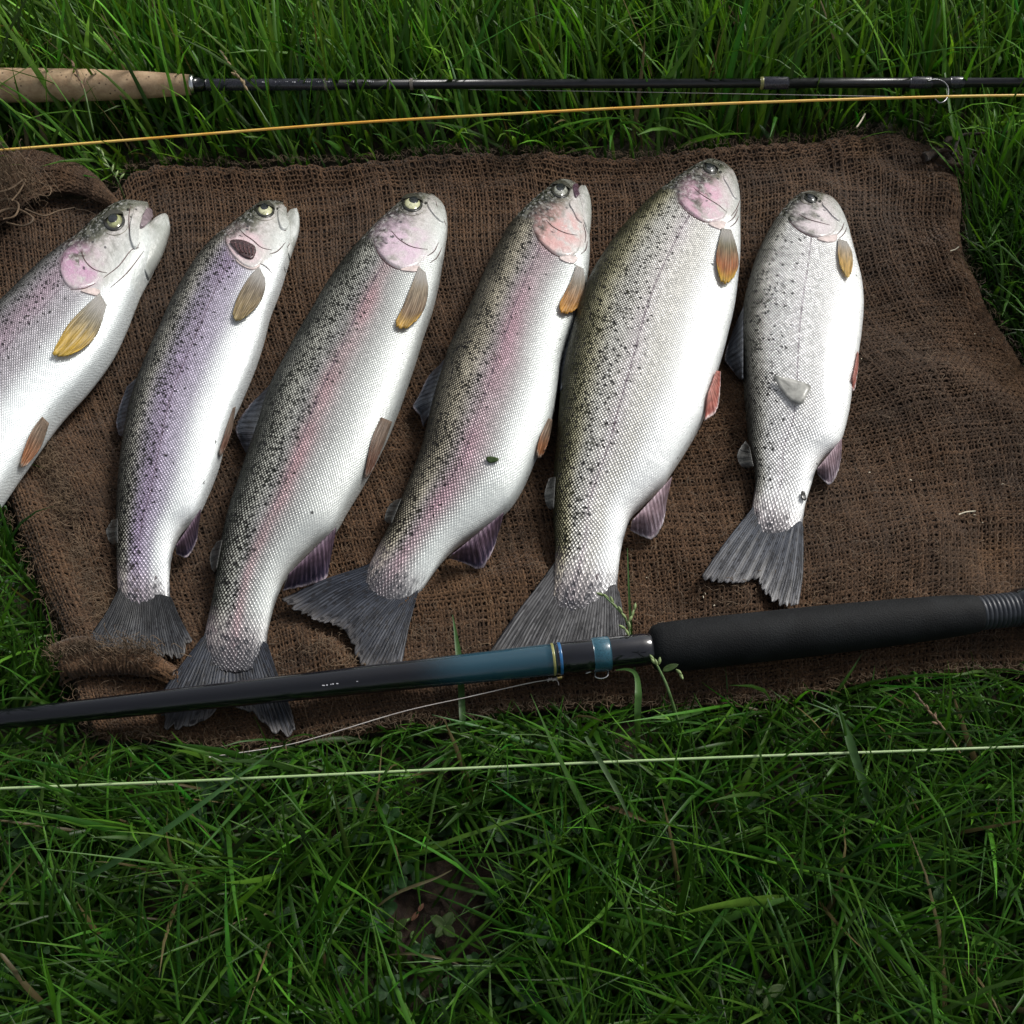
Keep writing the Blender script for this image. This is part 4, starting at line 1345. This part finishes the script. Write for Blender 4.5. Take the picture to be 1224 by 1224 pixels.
M_GRASS = grass_mat('grass_blade')
SACK_W = at(SACK_PX, .01)[:, :2]
ROD1_LINES = [((-90, 102), (232, 101), 19, .30), ((232, 101), (330, 101), 7, 1.0), ((330, 101), (480, 100), 7, .40), ((480, 100), (1310, 98.5), 7, .035)]
FLY_PX = [(-90, 187), (0, 179.5), (420, 147), (800, 126.5), (1130, 115.5), (1310, 113)]


def seg_dist(p, a, b):
    a, b = np.array(a, float), np.array(b, float)
    d = b - a
    t = np.clip(((p - a) @ d) / (d @ d), 0, 1)
    return np.linalg.norm(p - a - t[..., None] * d, axis=-1)


def blades(roots, L, Wd, az, tilt, bend, tint, seed, prune=True, tries=3):
    """blades that would lie over the sack, a rod or a line are tried again shorter and flatter"""
    out, n0 = [], 0
    for k in range(tries):
        V, F, C, keep = blades1(roots, L, Wd, az, tilt, bend, tint, seed + k, prune)
        out.append((V, F + n0, C))
        n0 += len(V)
        m = ~keep
        if not m.any() or not prune:
            break
        roots, L, Wd, az, tilt, bend, tint = roots[m], L[m] * .58, Wd[m] * .92, az[m] + .9, tilt[m] * .9, bend[m], tint[m]
    return np.vstack([o[0] for o in out]), np.vstack([o[1] for o in out]), np.vstack([o[2] for o in out])


def blades1(roots, L, Wd, az, tilt, bend, tint, seed, prune=True):
    """curved creased blades; returns vertices, faces, tint"""
    r = np.random.default_rng(seed)
    n, k = len(roots), 6
    s = np.linspace(0, 1, k)
    th = tilt[:, None] + bend[:, None] * s[None] ** 1.4
    side = r.normal(0, .25, n)
    a2 = az[:, None] + side[:, None] * s[None] * 1.4
    st = (L / (k - 1))[:, None]
    dx, dy, dz = np.sin(th) * np.cos(a2) * st, np.sin(th) * np.sin(a2) * st, np.cos(th) * st
    P = np.zeros((n, k, 3))
    P[:, 0] = roots
    P[:, 1:, 0] = roots[:, 0:1] + np.cumsum(dx[:, :-1], 1)
    P[:, 1:, 1] = roots[:, 1:2] + np.cumsum(dy[:, :-1], 1)
    P[:, 1:, 2] = roots[:, 2:3] + np.cumsum(dz[:, :-1], 1)
    low = .004 + .010 * r.random(n)[:, None] * s[None]
    P[:, :, 2] = np.where((P[:, :, 2] < low) & (s[None] > 0), low, P[:, :, 2])
    keep = np.ones(n, bool)
    if prune:
        t5 = np.linspace(0, 1, 16)
        Q = np.stack([np.stack([np.interp(t5, s, P[i, :, c]) for c in range(3)], -1) for i in range(n)]) if n < 3000 else None
        if Q is None:
            idx = t5 * (k - 1)
            i0 = np.minimum(idx.astype(int), k - 2)
            f = (idx - i0)[None, :, None]
            Q = P[:, i0] * (1 - f) + P[:, i0 + 1] * f
        px, dep = proj(Q)
        u = r.random(n)
        # blades do not lie across the sack except for a few tips
        ins = inpoly(px, SACK_PX)
        cnt = ins.sum(1)
        high = (Q[..., 2] > .0)
        depth_in = cnt * L / 16
        keep &= ~((depth_in > .007) & (u > .015)) & ~((cnt > 0) & (u > .62))
        # rods and lines lie on top of the grass
        for a, b, wd, pr in ROD1_LINES:
            hitm = (seg_dist(px, a, b) < wd)
            zr = at(np.array([(a[0] + b[0]) / 2, (a[1] + b[1]) / 2]), Z1)
            front = (Q[..., 1] * SP - (Q[..., 2] - 0) * CP) < (zr[1] * SP - (Z1 + .004) * CP)
            keep &= ~((hitm & front).any(1) & (r.random(n) > pr))
        for a, b in zip(FLY_PX[:-1], FLY_PX[1:]):
            hitm = seg_dist(px, a, b) < 3
            keep &= ~(hitm.any(1) & (Q[..., 2].max(1) > .02) & (r.random(n) > .16))
        hitm = seg_dist(px, (-160, 877), (1310, 717)) < 24
        keep &= ~((hitm & (Q[..., 2] > .018)).any(1) & (r.random(n) > .05))
        hitm = (np.hypot((px[..., 0] - SOIL_C[0]) / 50, (px[..., 1] - SOIL_C[1]) / 46) < 1)
        keep &= ~(hitm.any(1) & (r.random(n) > .30))
        hitm = seg_dist(px, (-90, 946), (1310, 889)) < 3
        keep &= ~((hitm & (Q[..., 2] > .038)).any(1) & (r.random(n) > .25))
    P, Wd, tint, az = P[keep], Wd[keep], tint[keep], az[keep]
    n = len(P)
    T = np.gradient(P, axis=1)
    T /= np.linalg.norm(T, axis=-1)[..., None] + 1e-9
    hx = np.stack((-np.sin(az), np.cos(az), 0 * az), -1)[:, None]
    tw = r.normal(0, .5, n)[:, None, None] * (.4 + s[None, :, None])
    nrm = np.cross(T, np.broadcast_to(hx, T.shape))
    S = hx * np.cos(tw) + nrm * np.sin(tw)
    prof = np.array((.55, .9, 1., .86, .55, .03))[None, :, None]
    hw = Wd[:, None, None] * .5 * prof
    up = np.cross(S, T)
    V = np.stack((P - S * hw, P - up * hw * .35, P + S * hw), 2)
    V[..., 2] = np.maximum(V[..., 2], .0005)
    b = (np.arange(n)[:, None] * k + np.arange(k - 1)[None]) * 3
    F = np.concatenate([np.stack((b + e, b + e + 1, b + e + 4, b + e + 3), -1).reshape(-1, 4) for e in (0, 1)])
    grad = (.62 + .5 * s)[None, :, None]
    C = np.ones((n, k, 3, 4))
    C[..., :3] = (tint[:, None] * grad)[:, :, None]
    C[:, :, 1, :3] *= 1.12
    return V.reshape(-1, 3), F, C.reshape(-1, 4), keep


def tints(n, r, base, var, straw=.025):
    c = np.array(base)[None] * np.exp(r.normal(0, var, (n, 1)))
    h = r.normal(0, 1, n)[:, None]
    c = c * (1 + h * np.array((.22, .04, .10))[None])
    m = r.random(n) < straw
    c[m] = np.array((.15, .115, .05)) * r.uniform(.5, 1.2, (m.sum(), 1))
    return np.clip(c, .002, .6)


def lawn(name, label, ymin, ymax, dens, Lr, Wr, tilt_m, tilt_s, base, var, seed, bias=None, xm=.10, straw=.025):
    r = np.random.default_rng(seed)
    # area the camera can see, plus a margin all round
    ys = np.array((ymin, ymax))
    xw = lambda y: np.abs(at(np.array((1224, 0)), 0)[0]) * 0 + (np.hypot(y, CAM_H) * .49 + xm)
    xmax = xw(ymax)
    n = int(dens * 2 * xmax * (ymax - ymin))
    x, y = r.uniform(-xmax, xmax, n), r.uniform(ymin, ymax, n)
    ok = np.abs(x) < xw(y)
    clump = Waves(.05, 10, seed + 1)(x, y) + .6 * Waves(.018, 10, seed + 2)(x, y)
    ok &= r.random(n) < np.clip(.75 + .28 * clump, .15, 1)
    x, y, clump = x[ok], y[ok], clump[ok]
    cw = SACK_W.mean(0)
    ins = inpoly(np.c_[x, y], cw + (SACK_W - cw) * np.array((.985, .965)))
    sc = at(SOIL_C, .004)
    e = np.hypot((x - sc[0]) / .030, (y - sc[1]) / .028) + .22 * Waves(.02, 6, 77)(x, y)
    ok = ~ins & ((e > 1) | (r.random(len(x)) < .03))
    x, y, clump = x[ok], y[ok], clump[ok]
    n = len(x)
    L = r.uniform(*Lr, n) * np.exp(r.normal(0, .22, n)) * (1 + .12 * clump)
    Wd = r.uniform(*Wr, n) * np.where(r.random(n) < .12, 1.7, 1.)
    flow = Waves(.12, 7, seed + 5)(x, y) * 1.6
    az = r.uniform(0, 2 * np.pi, n)
    if bias is not None:
        m = r.random(n) < .6
        az[m] = bias + flow[m] * (.5 if ymin > .3 else 1.5) + r.normal(0, .55, m.sum())
    tilt = np.abs(r.normal(tilt_m, tilt_s, n))
    bend = np.abs(r.normal(.55, .4, n))
    tint = tints(n, r, base, var, straw) * np.clip(1 + .16 * clump, .6, 1.4)[:, None]
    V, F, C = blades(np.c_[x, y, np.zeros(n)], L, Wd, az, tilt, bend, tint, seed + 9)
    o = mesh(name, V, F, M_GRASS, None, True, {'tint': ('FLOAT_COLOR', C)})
    o['kind'] = 'stuff'
    o['label'] = label
    return o


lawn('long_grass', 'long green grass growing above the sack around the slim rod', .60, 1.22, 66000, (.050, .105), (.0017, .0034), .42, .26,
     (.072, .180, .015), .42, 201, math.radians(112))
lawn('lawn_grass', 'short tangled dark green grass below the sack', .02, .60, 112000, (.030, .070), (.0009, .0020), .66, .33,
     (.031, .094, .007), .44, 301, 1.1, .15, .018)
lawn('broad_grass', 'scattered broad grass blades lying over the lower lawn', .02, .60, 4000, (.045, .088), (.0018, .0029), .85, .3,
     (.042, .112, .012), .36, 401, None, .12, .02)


# ------------------------------------------------------------------ plants one can pick out
def leaf_mat(name, a, b, trans=.25):
    t = NT(name)
    fp = t.xyz(t.attr('lp'))
    n1 = t.noise(t.obj(), 260, 4)
    c = t.mix(t.step(n1, .3, .7), a, b)
    vein = t.step(t.math('ABSOLUTE', t.sub(fp[0], .5)), .0, .06, .6, 0.)
    rib = t.mul(t.step(t.math('ABSOLUTE', t.math('SINE', t.mul(t.add(fp[1], t.math('ABSOLUTE', t.sub(fp[0], .5))), 22.))), 0., .3, .35, 0.), .8)
    c = t.mix(t.math('MAXIMUM', vein, rib), c, tuple(min(1, x * 1.35) for x in b))
    t.set(Base_Color=c, Roughness=.55, Specular_IOR_Level=.22, Normal=t.bump(n1, .4, .001))
    return t.translucent(c, trans)


M_CLOVER = leaf_mat('clover_leaf', (.009, .034, .008), (.018, .056, .013))
M_SEEDL = leaf_mat('seedling_leaf', (.028, .058, .014), (.050, .082, .022))
M_RED = leaf_mat('reddish_leaf', (.11, .045, .032), (.15, .075, .045))
M_STEM = plain('green_stem', (.085, .155, .045), .5, 0, .25, 200)
M_SPIKE = plain('green_spikelet', (.20, .27, .10), .55, 0, .3, 400)
M_DRY = plain('dry_straw', (.26, .19, .10), .7, 0, .35, 300)
M_SEEDB = plain('brown_seed', (.15, .095, .055), .7, 0, .4, 300)


def leaf_data(base, ang, length, width, tilt, fold=.25, heart=.0, curl=.5):
    nu, nv = 7, 10
    u, v = np.meshgrid(np.linspace(-1, 1, nu), np.linspace(0, 1, nv), indexing='ij')
    if heart:
        prof = np.sin(np.pi * np.clip(v, 0, 1) ** .9 * .62) ** .8 * (1 - .25 * v ** 6)
        vv_ = v * (1 - heart * (1 - np.abs(u)) ** 1.3 * v ** 3) - .10 * v ** 4 * np.abs(u) ** 3
    else:
        prof = np.sin(np.pi * v ** .85) ** .7 * (1 - .1 * v)
        vv_ = v
    x = vv_ * length
    y = u * prof * width / 2
    z = np.abs(u) * prof * width / 2 * fold - curl * length * .25 * v ** 2
    c, s_ = math.cos(tilt), math.sin(tilt)
    x, z = x * c - z * s_, x * s_ + z * c
    X = base[0] + x * math.cos(ang) - y * math.sin(ang)
    Y = base[1] + x * math.sin(ang) + y * math.cos(ang)
    V = np.stack((X, Y, base[2] + z), -1).reshape(-1, 3)
    return V, grid_faces(nu, nv), np.stack(((u + 1) / 2, v, 0 * u), -1).reshape(-1, 3)


def add_leaf(parent, base, ang, length, width, tilt, mat, **kw):
    V, F, lp = leaf_data(base, ang, length, width, tilt, **kw)
    o = mesh('leaf', V, F, mat, parent, True, {'lp': ('FLOAT_VECTOR', lp)})
    md = o.modifiers.new('thickness', 'SOLIDIFY')
    md.thickness = .0003
    return o


def clover(px, z, size_px, turn, label, mat=None, nl=3, heart=.16, wide=1.0, tilt=.2, seed=0, name='clover_plant', cat='clover'):
    r = random.Random(seed)
    c = at(px, z)
    k = mpp(px[1], z)
    root = empty(name, (0, 0, 0), label, cat)
    g = c + np.array((r.uniform(-.012, .012), r.uniform(-.004, .012), -z))
    q = crv([g, (g + c) / 2 + np.array((r.uniform(-.004, .004), 0, .004)), c], 12)
    tube('stem', q, .0006, M_STEM, root, 6)
    for i in range(nl):
        a = turn + i * 2 * math.pi / nl + r.uniform(-.2, .2)
        L = size_px * k * r.uniform(.88, 1.12)
        add_leaf(root, c + np.array((0, 0, i * .0003)), a, L, L * wide * r.uniform(.9, 1.08), tilt + r.uniform(-.2, .2), mat or M_CLOVER, heart=heart, fold=r.uniform(.1, .35), curl=r.uniform(.2, .7))
    return root


clover((466, 975), .034, 15, .5, 'clover sprig with three notched leaflets below the pale green line, left of centre', seed=1)
clover((430, 1000), .028, 12, 1.4, 'small clover sprig low in the grass left of the larger notched clover', seed=2)
clover((472, 1056), .020, 16, 2.2, 'clover at the upper left rim of the bare earth patch', seed=3)
clover((592, 1077), .022, 12, .2, 'little clover with rounded leaflets at the right rim of the bare earth', heart=.05, seed=4, wide=.85)
clover((531, 1108), .016, 19, .9, 'yellowish green seedling rosette standing in the bare earth', M_SEEDL, 4, 0, .72, .35, 5, 'seedling', 'seedling')
clover((474, 1112), .014, 19, 2.8, 'broad leaved seedling on the left edge of the bare earth', M_SEEDL, 3, 0, .60, .3, 6, 'seedling', 'seedling')
clover((500, 1090), .010, 13, 4.2, 'reddish brown withered seedling lying on the bare earth', M_RED, 2, 0, .5, .1, 7, 'seedling', 'seedling')
clover((508, 1136), .014, 22, 5.3, 'dark broad leaved seedling below the bare earth patch', M_CLOVER, 3, 0, .75, .15, 8, 'seedling', 'seedling')
clover((640, 1108), .026, 20, .1, 'dark round leaved clover to the right of the bare earth', heart=.06, seed=9)
clover((650, 1008), .030, 15, 1.0, 'round leaved clover with a pale glint midway between green line and bare earth', heart=.05, seed=10)
clover((608, 933), .032, 11, 4.4, 'clover sprig nearest the pale green line, right of the bare earth', heart=.10, seed=11)
clover((918, 1190), .030, 24, 4.6, 'large pale oval leaved weed at the bottom edge of the lawn', M_SEEDL, 3, 0, .62, .2, 12, 'weed', 'weed')
clover((1120, 1062), .028, 17, .3, 'round leaved clover in the right part of the lower lawn', heart=.06, seed=13)
clover((958, 1082), .028, 12, 1.9, 'three leaved clover right of centre in the lower lawn', heart=.14, seed=14)
clover((345, 975), .032, 13, 3.9, 'upright pale clover leaf just under the green line at the left', M_SEEDL, 2, .08, .7, .6, 15)
clover((930, 1022), .026, 13, 3.0, 'single stemmed clover in front of the foam grip in the lower lawn', heart=.1, seed=16)
# scattered low ground cover
r = np.random.default_rng(88)
VV, FF, LP, nn = [], [], [], 0
for i in range(230):
    p = np.array((r.uniform(-60, 1284), r.uniform(925, 1290)))
    if np.hypot((p[0] - 530) / 55, (p[1] - 1085) / 50) < .8:
        continue
    c = at(p, r.uniform(.008, .024))
    t0 = r.uniform(0, 6.28)
    Lf = r.uniform(.0035, .0068)
    for q in range(3):
        V, F, lp = leaf_data(c, t0 + q * 2.1 + r.normal(0, .15), Lf, Lf * r.uniform(.85, 1.05), r.uniform(-.1, .5), r.uniform(.1, .4), .12, .5)
        VV.append(V)
        FF.append(F + nn)
        LP.append(lp)
        nn += len(V)
gcv = mesh('clover_cover', np.vstack(VV), np.vstack(FF), M_CLOVER, None, True, {'lp': ('FLOAT_VECTOR', np.vstack(LP))})
gcv['kind'] = 'stuff'
gcv['label'] = 'low clover leaves mixed into the lower lawn'


def ribbon_data(px, z, wpx, n=26, twist=0.):
    q = crv(px, n)
    zz = np.interp(np.linspace(0, 1, n), np.linspace(0, 1, len(z)), z)
    P = at(q, zz)
    T = np.gradient(P, axis=0)
    T /= np.linalg.norm(T, axis=1)[:, None]
    tocam = CAMV - P
    S = np.cross(T, tocam)
    S /= np.linalg.norm(S, axis=1)[:, None]
    U = np.cross(S, T)
    tw = np.linspace(0, twist, n)[:, None]
    S, U = S * np.cos(tw) + U * np.sin(tw), U * np.cos(tw) - S * np.sin(tw)
    wd = np.interp(np.linspace(0, 1, n), np.linspace(0, 1, len(wpx)), wpx)[:, None] * mpp(np.mean(q[:, 1]), .02) / 2
    V = np.stack((P - S * wd, P - U * wd * .4, P + S * wd), 1).reshape(-1, 3)
    return V, grid_faces(n, 3)


def blade_obj(name, px, z, wpx, col, parent=None, twist=0.):
    V, F = ribbon_data(px, z, wpx, twist=twist)
    C = np.ones((len(V), 4))
    C[:, :3] = np.array(col) * np.repeat(np.linspace(.7, 1.2, len(V) // 3), 3)[:, None]
    return mesh(name, V, F, M_GRASS, parent, True, {'tint': ('FLOAT_COLOR', C)})


def spikelets(parent, pts, z, mat, rad=1.5, length=9):
    for (x, y, a) in pts:
        d = np.array((math.cos(math.radians(a)), -math.sin(math.radians(a)))) * length
        q = np.array((x, y)) + np.linspace(0, 1, 9)[:, None] * d
        P = at(q, z + np.linspace(0, .0015, 9))
        tube('spikelet', P, np.sin(np.linspace(.25, 2.95, 9)) * rad * mpp(y, z), mat, parent, 7)


def stalk(label, px, z, r0, mat, spk, spz, smat, rad=1.5, length=9, name='grass_stalk'):
    root = empty(name, (0, 0, 0), label, 'grass stalk')
    q = crv(px, 30)
    zz = np.interp(np.linspace(0, 1, 30), np.linspace(0, 1, len(z)), z)
    tube('stem', at(q, zz), np.linspace(r0, r0 * .5, 30), mat, root, 7)
    spikelets(root, spk, spz, smat, rad, length)
    return root


st = stalk('green flowering grass stalk rising from under the blue rod beside the largest tail', [(762, 830), (756, 780), (750, 745), (738, 728), (722, 712)], [.004, .016, .030, .036, .040],
           .0007, M_STEM, [(753, 752, 100), (751, 744, 60), (755, 738, 75), (758, 730, 80), (749, 740, 130), (744, 733, 120), (738, 727, 135), (733, 722, 110), (728, 716, 140), (722, 712, 160),
                           (752, 760, 120), (748, 752, 150)], .037, M_SPIKE, 1.9, 10)
blade_obj('leaf', [(756, 790), (754, 750), (752, 710), (750, 655)], [.01, .03, .04, .045], [3.6, 3.2, 2.4, .6], (.06, .13, .035), st)
st = stalk('budding grass stalk in front of the foam grip with a small side leaf', [(822, 905), (812, 868), (798, 822), (784, 792)], [.004, .03, .048, .054],
           .0010, M_STEM, [(786, 796, 110), (784, 794, 130), (788, 794, 85), (808, 800, -40), (812, 804, -60), (782, 790, 125)], .054, M_SPIKE, 2.0, 9)
add_leaf(st, at((792, 802), .052), math.radians(20), .0078, .0032, .3, M_SEEDL)
tag(blade_obj('grass_sprig', [(763, 905), (762, 860), (763, 826), (760, 806), (750, 800), (736, 801)], [.004, .03, .045, .05, .048, .044], [4, 6, 7.5, 8, 5, .8], (.075, .17, .04)),
    'bent green blade folding over in front of the blue ringed wrap', 'grass blade')
tag(blade_obj('grass_sprig', [(557, 905), (553, 860), (550, 800), (545, 760), (541, 735)], [.006, .019, .0205, .0205, .022], [5, 7.5, 8, 7, .8], (.05, .12, .03)),
    'single green blade lying on the sack under the rod, left of the blue section', 'grass blade')
tag(blade_obj('grass_sprig', [(1046, 985), (1030, 930), (1014, 880), (1000, 842)], [.03, .042, .046, .046], [4, 9, 10, 2], (.060, .135, .04)),
    'broad pale green blade crossing the green line below the foam grip', 'grass blade')
tag(blade_obj('grass_sprig', [(755, 985), (742, 955), (726, 925), (700, 880)], [.045, .05, .05, .045], [1, 5, 6, 4], (.085, .15, .06)),
    'pale pointed blade lying across the green line right of centre', 'grass blade')
tag(blade_obj('grass_sprig', [(52, 1070), (120, 1040), (200, 990), (330, 895)], [.03, .045, .05, .05], [6, 7, 6, 1], (.04, .11, .03)),
    'long dark blade slanting up to the green line at lower left', 'grass blade')
stalk('brown seed head on a pale stalk leaning across the slim rod', [(345, 190), (322, 150), (296, 108), (262, 60)], [.01, .045, .060, .064],
      .0008, M_STEM, [(296, 108, 125), (291, 100, 120), (287, 94, 130), (282, 87, 118), (277, 80, 128), (272, 74, 120), (268, 67, 125), (292, 104, 95), (284, 91, 150)], .062, M_DRY, 1.7, 9)
stalk('dark seed head standing in front of the cork grip', [(122, 200), (110, 150), (100, 105), (88, 78)], [.01, .05, .066, .068],
      .0007, M_STEM, [(100, 106, 115), (97, 98, 120), (94, 91, 110), (91, 84, 125), (101, 101, 80), (96, 93, 150), (89, 79, 120)], .067, M_SEEDB, 1.6, 9)
stalk('pale seed head beside the notch in the top edge of the sack', [(150, 240), (140, 215), (128, 195), (118, 176)], [.01, .03, .042, .045],
      .0006, M_STEM, [(128, 195, 130), (124, 187, 110), (121, 181, 140), (134, 205, 80), (138, 212, 70), (143, 214, 50), (131, 200, 150)], .044, M_SPIKE, 1.4, 9)
stalk('dry brown seed head lying in the grass below the foam grip at right', [(1150, 905), (1132, 876), (1112, 852), (1092, 826)], [.02, .04, .046, .048],
      .0006, M_DRY, [(1126, 868, 130), (1120, 861, 120), (1122, 866, 160), (1115, 855, 135), (1110, 850, 110), (1104, 842, 130), (1118, 860, 90), (1099, 835, 125)], .047, M_SEEDB, 1.8, 9)
tag(blade_obj('dry_blade', [(722, 962), (745, 970), (768, 980), (775, 984)], [.034, .036, .036, .034], [2, 6, 5, 1], (.12, .08, .035)), 'dry tan blade lying in the grass under the pale pointed blade', 'dry grass')
tag(blade_obj('dry_blade', [(425, 1105), (470, 1070), (520, 1050), (540, 1040)], [.018, .024, .026, .024], [1, 3, 4, 1], (.11, .09, .045)), 'thin straw coloured blade crossing the upper left of the bare earth', 'dry grass')
tag(blade_obj('dry_blade', [(455, 1142), (490, 1140), (525, 1145), (548, 1152)], [.018, .024, .026, .022], [1, 3, 3, 1], (.12, .10, .05)), 'thin straw coloured blade curving below the bare earth', 'dry grass')

# ------------------------------------------------------------------ scraps
def scrap(name, hit, outline, h, mat, label, cat, lift=.0015):
    b = crv(outline, 28, True)
    c = b.mean(0)
    P = []
    for k in (1., .7, .4):
        for i, p in enumerate(b):
            P.append(hit(c + (p - c) * k, h + lift * k * (.5 + .5 * math.sin(i / 28 * 6.28 * 2 + 1))))
    P.append(hit(c, h))
    F = grid_faces(3, 28, True).tolist() + [[56 + i, 56 + (i + 1) % 28, 84] for i in range(28)]
    lp = np.array([[.5 + .5 * math.cos(i / 28 * 6.28) * k, .5 + .5 * math.sin(i / 28 * 6.28) * k, 0] for k in (1, .7, .4) for i in range(28)] + [[.5, .5, 0]])
    o = mesh(name, np.array(P), F, mat, None, True, {'lp': ('FLOAT_VECTOR', lp)})
    md = o.modifiers.new('thickness', 'SOLIDIFY')
    md.thickness = .0006
    return tag(o, label, cat)


scrap('leaf_scrap', HIT[6], [(925, 453), (936, 455), (952, 457), (968, 464), (964, 474), (957, 486), (945, 481), (934, 469)], .0012,
      plain('grey_scrap', (.30, .30, .275), .4, 0, .45, 130, .2, .0006), 'grey leaf shaped scrap lying on the flank of the palest trout', 'scrap')
scrap('leaf_scrap', HIT[4], [(581, 549), (588, 547), (596, 550), (594, 553), (585, 554)], .0008, M_SEEDL, 'tiny green leaf scrap on the flank of the pink cheeked trout', 'scrap', .0006)
scrap('mud_fleck', HIT[6], [(957, 588), (960, 590), (961, 598), (958, 599), (956, 594)], .0012, M_SOCKET, 'small dark mud fleck near the tail of the palest trout', 'mud', .0003)


def straw(px, z, rad, mat, label):
    q = crv(px, 12)
    return tag(tube('straw_bit', at(q, z), rad, mat, None, 6), label, 'straw')


M_PALE = plain('pale_straw', (.62, .56, .42), .6, 0, .2, 300)
straw([(1146, 615), (1155, 612), (1166, 611)], .0185, .0004, M_PALE, 'short pale straw lying on the sack at the right')
straw([(406, 752), (414, 751), (419, 753)], .018, .0004, M_PALE, 'tiny pale straw on the sack below the fanned dark tail')
straw([(1136, 300), (1142, 298), (1146, 295)], .027, .0004, M_PALE, 'pale straw on the right rolled edge of the sack')
straw([(1024, 152), (1029, 145), (1034, 136)], .03, .0006, M_PALE, 'pale broken straw sticking up behind the top edge of the sack')

# tiny pale grit caught in the cloth
r = np.random.default_rng(5)
parts = []
for i in range(34):
    p = np.array((r.uniform(1020, 1200), r.uniform(260, 700))) if i < 26 else np.array((r.uniform(480, 900), r.uniform(690, 760)))
    c = at(p, .0145)
    n_ = 5
    q = c + np.linspace(-1, 1, n_)[:, None] * np.array((math.cos(i), math.sin(i), .2)) * r.uniform(.0003, .0010)
    parts.append(tube_data(q, np.array((.3, .9, 1., .8, .2)) * r.uniform(.0002, .00042), 5))
V, F = join(parts)
gt = mesh('grit', V, F, M_PALE, None, False)
gt['kind'] = 'stuff'
gt['label'] = 'tiny pale specks caught in the sack cloth'
